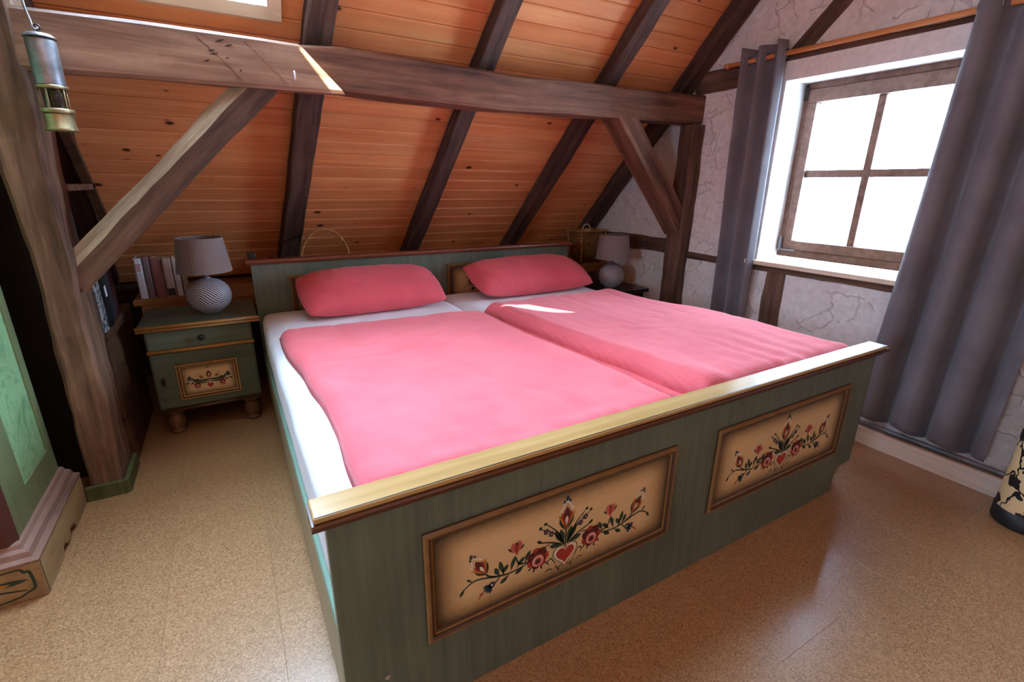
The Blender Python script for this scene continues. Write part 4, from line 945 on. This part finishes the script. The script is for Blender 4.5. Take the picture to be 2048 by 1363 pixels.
# black nightstand by the window wall
nb = thing('nightstand', (2.335, 1.925, 0), 0, 'black stained nightstand between the bed and the plaster wall', 'nightstand')
obj('body', bx(-0.215, 0.215, -0.18, 0.19, 0.115, 0.462, bev=0.003), BLACKTOP, nb)
obj('top_board', bx(-0.235, 0.235, -0.215, 0.205, 0.464, 0.490, bev=0.004), BLACKTOP, nb)
d_ = obj('drawer', bx(-0.205, 0.205, -0.190, -0.17, 0.36, 0.455, bev=0.003), BLACKTOP, nb)
bm = bmesh.new(); lathe(bm, [(0, 0.0), (0.005, 0.001), (0.006, 0.010), (0.013, 0.016), (0.014, 0.022), (0.009, 0.027), (0, 0.028)], 16); kn = obj('knob', bm, IRON, d_, smooth=True); kn.location = (0.0, -0.19, 0.408); kn.rotation_euler = (PI / 2, 0, 0)
obj('door', bx(-0.205, 0.205, -0.190, -0.17, 0.125, 0.35, bev=0.003), BLACKTOP, nb)
turned_feet(nb, [(-0.17, -0.135), (0.17, -0.135), (-0.17, 0.145), (0.17, 0.145)], BLACKTOP, 0.855)

# ------------------------------------------------------------------ table lamps
lamp = thing('table_lamp', (-0.203, 1.985, 0.5755), 0, 'striped ball lamp with taupe shade on the green nightstand', 'lamp', 'striped bedside lamps')
bm = bmesh.new(); pr_ = [(0, 0.0), (0.040, 0.0)]
for i in range(1, 23):
    a = -PI / 2 + 0.42 + (PI - 0.78) * i / 23; pr_.append((0.099 * math.cos(a), 0.088 + 0.089 * math.sin(a)))
pr_ += [(0.022, 0.174), (0, 0.175)]
lathe(bm, pr_, 48, sy=0.8); obj('ball_base', bm, STRIPES, lamp, smooth=True)
bm = bmesh.new(); lathe(bm, [(0, 0.172), (0.020, 0.172), (0.020, 0.180), (0.011, 0.184), (0.011, 0.215), (0.016, 0.218), (0.016, 0.25), (0, 0.25)], 18); obj('neck', bm, STEEL, lamp, smooth=True)
bm = bmesh.new(); r0, r1, z0, z1 = 0.120, 0.100, 0.208, 0.372; lathe(bm, [(r0, z0), (r1, z1), (r1 - 0.003, z1), (r0 - 0.003, z0), (r0, z0)], 48); obj('lamp_shade', bm, SHADE, lamp, smooth=False)
for f_ in lamp.children[-1].data.polygons: f_.use_smooth = True
bm = bmesh.new()
for a in (0.3, 0.3 + 2 * PI / 3, 0.3 + 4 * PI / 3): tube(bm, [(0.012 * math.cos(a), 0.012 * math.sin(a), 0.245), (0.06 * math.cos(a), 0.06 * math.sin(a), 0.345), (0.099 * math.cos(a), 0.099 * math.sin(a), 0.368)], 0.0018, 6)
obj('shade_spider', bm, STEEL, lamp)
bm = bmesh.new(); lathe(bm, [(0, 0.25), (0.018, 0.255), (0.030, 0.285), (0.026, 0.312), (0, 0.325)], 16); obj('bulb', bm, m_plain('opal_bulb', lin(236, 236, 232), 0.3), lamp, smooth=True)
lamp2 = copy_tree(lamp); lamp2.location = (2.335, 1.87, 0.4905); lamp2.scale = (1.04, 1.04, 1.03); lamp2['label'] = 'striped ball lamp with taupe shade on the black nightstand'
tag(obj('wooden_block', bx(-0.02, 0.02, -0.012, 0.012, -0.014, 0.014, bev=0.003), SHELFWOOD, loc=(-0.13, roof_y(0.93) - 0.02, 0.93 )), 'small tan wooden block fixed to the sloping boards above the lamp', 'block')

# ------------------------------------------------------------------ baskets on the shelf
bk_ = thing('willow_basket', (0.435, 2.39, 0.607), 0, 'round willow basket with arched handle behind the headboard', 'basket')
bm = bmesh.new(); lathe(bm, [(0, 0.0), (0.10, 0.0), (0.125, 0.06), (0.14, 0.135), (0.133, 0.135), (0.118, 0.06), (0.095, 0.008), (0, 0.008)], 36); obj('bowl', bm, WEAVE, bk_, smooth=True)
bm = bmesh.new()
for k_ in range(2): tube(bm, [(0.138 * math.cos(t) + 0.004 * math.cos(t * 20 + k_ * PI), 0.138 * math.sin(t) + 0.004 * math.sin(t * 20 + k_ * PI), 0.140 + 0.004 * math.sin(t * 20 + k_ * PI)) for t in [2 * PI * i / 120 for i in range(120)]], 0.005, 6, closed=True)
obj('rim', bm, WICKER_H, bk_, smooth=True)
bm = bmesh.new()
for k_ in range(3): tube(bm, [(0.146 * math.cos(t) + 0.0045 * math.cos(t * 14 + k_ * 2.1) * math.cos(t), 0.0045 * math.sin(t * 14 + k_ * 2.1), 0.12 + 0.208 * math.sin(t) + 0.0045 * math.cos(t * 14 + k_ * 2.1) * math.sin(t)) for t in [PI * i / 70 for i in range(71)]], 0.0046, 6)
obj('handle', bm, WICKER_H, bk_, smooth=True)

wk = thing('wicker_basket', (2.445, 2.325, 0.607), 0, 'tall square wicker basket on legs behind the lamp by the gable wall', 'basket')
bm = bmesh.new(); prs = []
def sq_ring(h, z, n=8):   # rounded square ring
    return [bm.verts.new((h * 1.15 * math.copysign(abs(math.cos(a)) ** 0.45, math.cos(a)), h * 0.85 * math.copysign(abs(math.sin(a)) ** 0.45, math.sin(a)), z)) for a in [2 * PI * i / 40 for i in range(40)]]
rings = [sq_ring(0.092, 0.045), sq_ring(0.104, 0.15), sq_ring(0.112, 0.258), sq_ring(0.106, 0.258), sq_ring(0.098, 0.15), sq_ring(0.086, 0.052)]
for a, b in zip(rings, rings[1:]):
    for i in range(40): bm.faces.new((a[i], a[(i + 1) % 40], b[(i + 1) % 40], b[i]))
bm.faces.new(rings[0][::-1]); bm.faces.new(rings[-1]); obj('basket_body', bm, WEAVE, wk, smooth=True)
bm = bmesh.new(); tube(bm, [(0.112 * 1.15 * math.copysign(abs(math.cos(a)) ** 0.45, math.cos(a)), 0.112 * 0.85 * math.copysign(abs(math.sin(a)) ** 0.45, math.sin(a)), 0.260) for a in [2 * PI * i / 48 for i in range(48)]], 0.007, 7, closed=True); obj('rim', bm, WICKER_H, wk, smooth=True)
for sx_ in (-1, 1):
    for sy_ in (-1, 1):
        bm = bmesh.new(); tube(bm, [(sx_ * 0.100, sy_ * 0.074, 0.0), (sx_ * 0.112, sy_ * 0.085, 0.15), (sx_ * 0.122, sy_ * 0.092, 0.272)], 0.0055, 7); obj('leg', bm, WICKER_H, wk, smooth=True)
yb = thing('yarn_ball', (2.445, 2.315, 0.84), 0, 'cream ball of yarn lying in the wicker basket', 'yarn')
bm = bmesh.new(); bmesh.ops.create_icosphere(bm, subdivisions=3, radius=0.038); obj('ball', bm, m_fabric('cream_yarn', lin(222, 190, 160), 500, 0.6), yb, smooth=True)
bm = bmesh.new(); tube(bm, [(-0.022 + 0.040 * math.cos(t), -0.01, 0.03 + 0.046 * math.sin(t)) for t in [PI * 1.15 * i / 24 - 0.2 for i in range(25)]], 0.0042, 7); obj('yarn_loop', bm, m_fabric('cream_loop', lin(226, 206, 190), 500, 0.4), yb, smooth=True)

# ------------------------------------------------------------------ curtains and rod
rod = thing('curtain_rod', (2.605, 0.4, 1.883), 0, 'round orange-brown wooden curtain rod above the window', 'curtain rod')
bm = bmesh.new(); tube(bm, [(0, -1.0 + 0.1 * i, 0) for i in range(20)], 0.0125, 14); obj('pole', bm, RODWOOD, rod, smooth=True)
bm = bmesh.new(); lathe(bm, [(0, -0.012), (0.014, -0.012), (0.016, 0), (0.014, 0.012), (0, 0.012)], 14); e = obj('end_cap', bm, RODWOOD, rod, smooth=True); e.location = (0, 0.905, 0); e.rotation_euler = (PI / 2, 0, 0)
obj('bracket', bx(0.0, 0.045, 0.78, 0.80, -0.012, 0.012, bev=0.003), RODWOOD, rod)
def curtain(name, ytop, ybot, ztop, zbot, xc, folds, amp_t, amp_b, label, seed, hemfn=None, nu=140, nv=60, prof=None):
    t = thing(name, (xc, (ytop[0] + ytop[1]) / 2, zbot), 0, label, 'curtain', 'grey eyelet curtains at the gable window')
    oy = t.location.y; bm = bmesh.new(); G = []
    for j in range(nv + 1):
        v = j / nv; row = []
        for i in range(nu + 1):
            u = i / nu
            y = (ytop[0] + (ytop[1] - ytop[0]) * u) * (1 - v) + (ybot[0] + (ybot[1] - ybot[0]) * u) * v
            amp = amp_t + (amp_b - amp_t) * v
            ph = 2 * PI * folds * (u + 0.03 * mnoise.noise(Vector((u * 4, v * 1.2, seed))) * v)
            s_ = math.sin(ph); x = -amp * math.copysign(abs(s_) ** 0.8, s_) * (1 + 0.25 * mnoise.noise(Vector((u * 3, v * 2, seed + 4))))
            x += 0.012 * mnoise.noise(Vector((u * 5, v * 3, seed + 8))) * v
            y += 0.010 * math.cos(ph) * (0.3 + v)
            zb = zbot + (hemfn(u) if hemfn else 0)
            z = ztop + (zb - ztop) * v + (0.0 if v else 0.008 * math.sin(ph * 0.5))
            row.append(bm.verts.new((x, y - oy, z - zbot)))
        G.append(row)
    for a, b in zip(G, G[1:]):
        for i in range(nu): bm.faces.new((a[i], a[i + 1], b[i + 1], b[i]))
    c = obj('cloth', bm, CURTAIN, t, smooth=True)
    md = c.modifiers.new('thick', 'SOLIDIFY'); md.thickness = 0.003; md.offset = 0
    for k_ in range(int(folds * 2)):
        u = (k_ + 0.0) / (folds * 2)
        if u > 0.98: break
        y = ytop[0] + (ytop[1] - ytop[0]) * u
        bm = bmesh.new(); tube(bm, [(0.020 * math.cos(a), 0.0, 0.020 * math.sin(a)) for a in [2 * PI * i / 20 for i in range(20)]], 0.0032, 6, closed=True)
        e = obj('eyelet', bm, STEEL, t, smooth=True); e.location = (0, y - oy, 1.883 - zbot)
    return t
curtain('curtain', (0.945, 1.245), (0.925, 1.20), 1.945, 0.095, 2.605, 2.75, 0.040, 0.042, 'grey eyelet curtain gathered between plaster wall and window beside the bed', 1.0)
curtain('curtain', (0.155, -0.33), (0.215, -0.29), 1.945, 0.108, 2.578, 3.25, 0.042, 0.050, 'grey eyelet curtain hanging to the floor board beside the patterned stand', 6.0, hemfn=lambda u: 0.016 * math.sin(20.4 * u + 0.5) - 0.012 * u + 0.012, nu=220)

# ------------------------------------------------------------------ wardrobe
wd = thing('wardrobe', (-1.36, 1.15, 0), 0, 'old olive green wardrobe with marbled green panels and brown base', 'wardrobe')
def wp(name, x0, x1, y0, y1, z0, z1, mat, bev=0.003, parent=wd): return obj(name, bx(x0 + 1.36, x1 + 1.36, y0 - 1.15, y1 - 1.15, z0, z1, bev=bev), mat, parent)
wp('body', -1.96, -0.772, 0.94, 1.395, 0.15, 1.74, GREEN_W)
for y0, y1, z0, z1 in ((0.955, 1.105, 0.17, 1.72), (1.355, 1.398, 0.17, 1.72), (1.105, 1.355, 0.17, 0.272), (1.105, 1.355, 1.6, 1.72)): wp('side_frame', -0.773, -0.760, y0, y1, z0, z1, GREEN_W, 0.002)
wp('marbled_panel', -0.7725, -0.7665, 1.106, 1.354, 0.273, 1.599, MARBLE, 0.0)
bm = bmesh.new(); prism(bm, [(-0.800 + 1.36, 0.925 - 1.15), (-0.775 + 1.36, 0.925 - 1.15), (-0.757 + 1.36, 0.955 - 1.15), (-0.775 + 1.36, 0.957 - 1.15), (-0.800 + 1.36, 0.945 - 1.15)], 2, 0.17, 1.72); obj('corner_strip', bm, WARD_RED, wd)
wp('front_frame', -1.93, -0.80, 0.925, 0.94, 0.17, 1.72, GREEN_W)
dd = wp('door', -1.36, -0.86, 0.908, 0.925, 0.24, 1.68, GREEN_W); wp('door_panel', -1.28, -0.94, 0.902, 0.908, 0.34, 1.58, MARBLE, 0.002, wd)
dd = wp('door', -1.90, -1.365, 0.908, 0.925, 0.24, 1.68, GREEN_W)
# base with scalloped side and moulding
ys = [(0.893, 0), (1.06, 0.0), (1.075, 0.028), (1.098, 0.034), (1.11, 0.02), (1.135, 0.012), (1.16, 0.02), (1.172, 0.036), (1.215, 0.032), (1.235, 0.0), (1.405, 0.0), (1.405, 0.122), (0.893, 0.122)]
bm = bmesh.new(); prism(bm, [(y - 1.15, z) for y, z in ys], 0, -0.728 + 1.36, -0.710 + 1.36); obj('base_side', bm, WARD_BASE, wd)
wp('base_front', -1.98, -0.710, 0.885, 0.9, 0.0, 0.122, WARD_BASE); wp('base_back', -1.98, -0.73, 1.385, 1.405, 0.0, 0.122, DARKWOOD)
bm = bmesh.new(); rg_ = []      # moulding mitred round the front corner
for d, z in ((0.0, 0.1221), (0.055, 0.1221), (0.058, 0.131), (0.040, 0.136), (0.034, 0.152), (0.020, 0.158), (0.014, 0.170), (0.0, 0.172)):
    rg_.append([bm.verts.new(q) for q in ((-1.98 + 1.36, 0.94 - d - 1.15, z), (-0.765 + d + 1.36, 0.94 - d - 1.15, z), (-0.765 + d + 1.36, 1.405 - 1.15, z))])
for a, b in zip(rg_, rg_[1:] + rg_[:1]):
    for k_ in range(2): bm.faces.new((a[k_], a[k_ + 1], b[k_ + 1], b[k_]))
bm.faces.new([r[0] for r in rg_]); bm.faces.new([r[2] for r in rg_][::-1])
obj('base_moulding', bm, WARD_MOULD, wd)
p = Paint()   # dark ornament on the front of the base
p.stroke([(-0.14, 0.045), (-0.06, 0.05), (-0.032, 0.048), (-0.026, 0.036), (-0.014, 0.034), (-0.012, -0.02), (-0.03, -0.034), (-0.06, -0.046), (-0.14, -0.055)], 0.006, 0)
p.leaf(-0.15, 0.012, 0.13, 0.012, -0.02, 0, 1); p.stroke([(-0.15, -0.014), (-0.10, -0.012), (-0.03, -0.026)], 0.005, 0); p.leaf(-0.12, 0.008, 0.06, 0.007, 0.0, 6, 2)
o = obj('painted_ornament', p.bm, PG, wd); o.location = (-0.722 + 1.36, 0.8846 - 1.15, 0.062)
wp('cornice', -2.0, -0.72, 0.87, 1.40, 1.742, 1.79, WARD_MOULD, 0.008)

# ------------------------------------------------------------------ miner's lamp on the post
ml = thing('miner_lamp', (-0.493, 1.365, 1.355), 0, 'old steel and brass miner safety lamp hanging beside the oak post', 'lantern')
bm = bmesh.new(); lathe(bm, [(0, 0), (0.042, 0), (0.042, 0.006), (0.038, 0.010), (0.038, 0.046), (0.036, 0.050), (0, 0.050)], 36); obj('oil_vessel', bm, BRASS, ml, smooth=True)
bm = bmesh.new(); lathe(bm, [(0.030, 0.050), (0.0425, 0.052), (0.0425, 0.064), (0.030, 0.066)], 36); obj('brass_ring', bm, BRASS, ml, smooth=True)
bm = bmesh.new(); lathe(bm, [(0.030, 0.066), (0.030, 0.122), (0.0275, 0.122), (0.0275, 0.066)], 32); obj('glass_cylinder', bm, build_glass('lamp_glass', (0.85, 0.88, 0.86, 1)), ml, smooth=True)
for i in range(5):
    a = 2 * PI * i / 5 - 0.6; bm = bmesh.new(); tube(bm, [(0.036 * math.cos(a), 0.036 * math.sin(a), 0.064), (0.036 * math.cos(a), 0.036 * math.sin(a), 0.124)], 0.0022, 8); obj('guard_rod', bm, BRASS, ml, smooth=True)
bm = bmesh.new(); lathe(bm, [(0, 0.066), (0.008, 0.066), (0.008, 0.088), (0.004, 0.094), (0, 0.094)], 14); obj('burner', bm, IRON, ml, smooth=True)
bm = bmesh.new(); lathe(bm, [(0.028, 0.122), (0.0405, 0.122), (0.0405, 0.131), (0.028, 0.133)], 36); obj('upper_ring', bm, BRASS, ml, smooth=True)
bm = bmesh.new(); lathe(bm, [(0.037, 0.133), (0.0375, 0.255), (0.034, 0.262), (0, 0.264), ], 40); obj('bonnet', bm, STEEL, ml, smooth=True)
bm = bmesh.new(); lathe(bm, [(0, 0.268), (0.030, 0.268), (0.0405, 0.262), (0.041, 0.265), (0.030, 0.274), (0, 0.276)], 40); obj('bonnet_cap', bm, STEEL, ml, smooth=True)
bm = bmesh.new(); tube(bm, [(0, 0, 0.274), (0.0, 0, 0.284)] + [(0.008 * math.sin(t), 0, 0.292 - 0.008 * math.cos(t)) for t in (0.6, 1.5, 2.4, 3.3, 4.2, 5.2)], 0.0022, 7); obj('swivel_ring', bm, IRON, ml, smooth=True)
bm = bmesh.new(); tube(bm, [(0.004, 0, 0.292), (-0.004, 0, 0.285), (-0.010, 0, 0.292), (-0.012, 0.004, 0.31), (-0.018, 0.008, 0.34), (-0.020, 0.012, 0.38), (-0.026, 0.02, 0.42), (-0.045, 0.04, 0.432), (-0.075, 0.06, 0.43)], 0.003, 8); obj('hanging_hook', bm, STEEL, ml, smooth=True)

# ------------------------------------------------------------------ patterned stand by the window
vs_t = thing('umbrella_stand', (2.382, -0.475, 0), 0, 'cylindrical stand with black blossom pattern on cream by the curtain', 'umbrella stand')
bm = bmesh.new(); lathe(bm, [(0.088, 0.062), (0.084, 0.30), (0.084, 0.545), (0.078, 0.555), (0.074, 0.545), (0.074, 0.07)], 48); obj('patterned_body', bm, VASEP, vs_t, smooth=True)
bm = bmesh.new(); lathe(bm, [(0, 0), (0.082, 0), (0.088, 0.005), (0.090, 0.012), (0.090, 0.066), (0.07, 0.07), (0, 0.07)], 48); obj('black_foot', bm, BLACKP, vs_t, smooth=True)
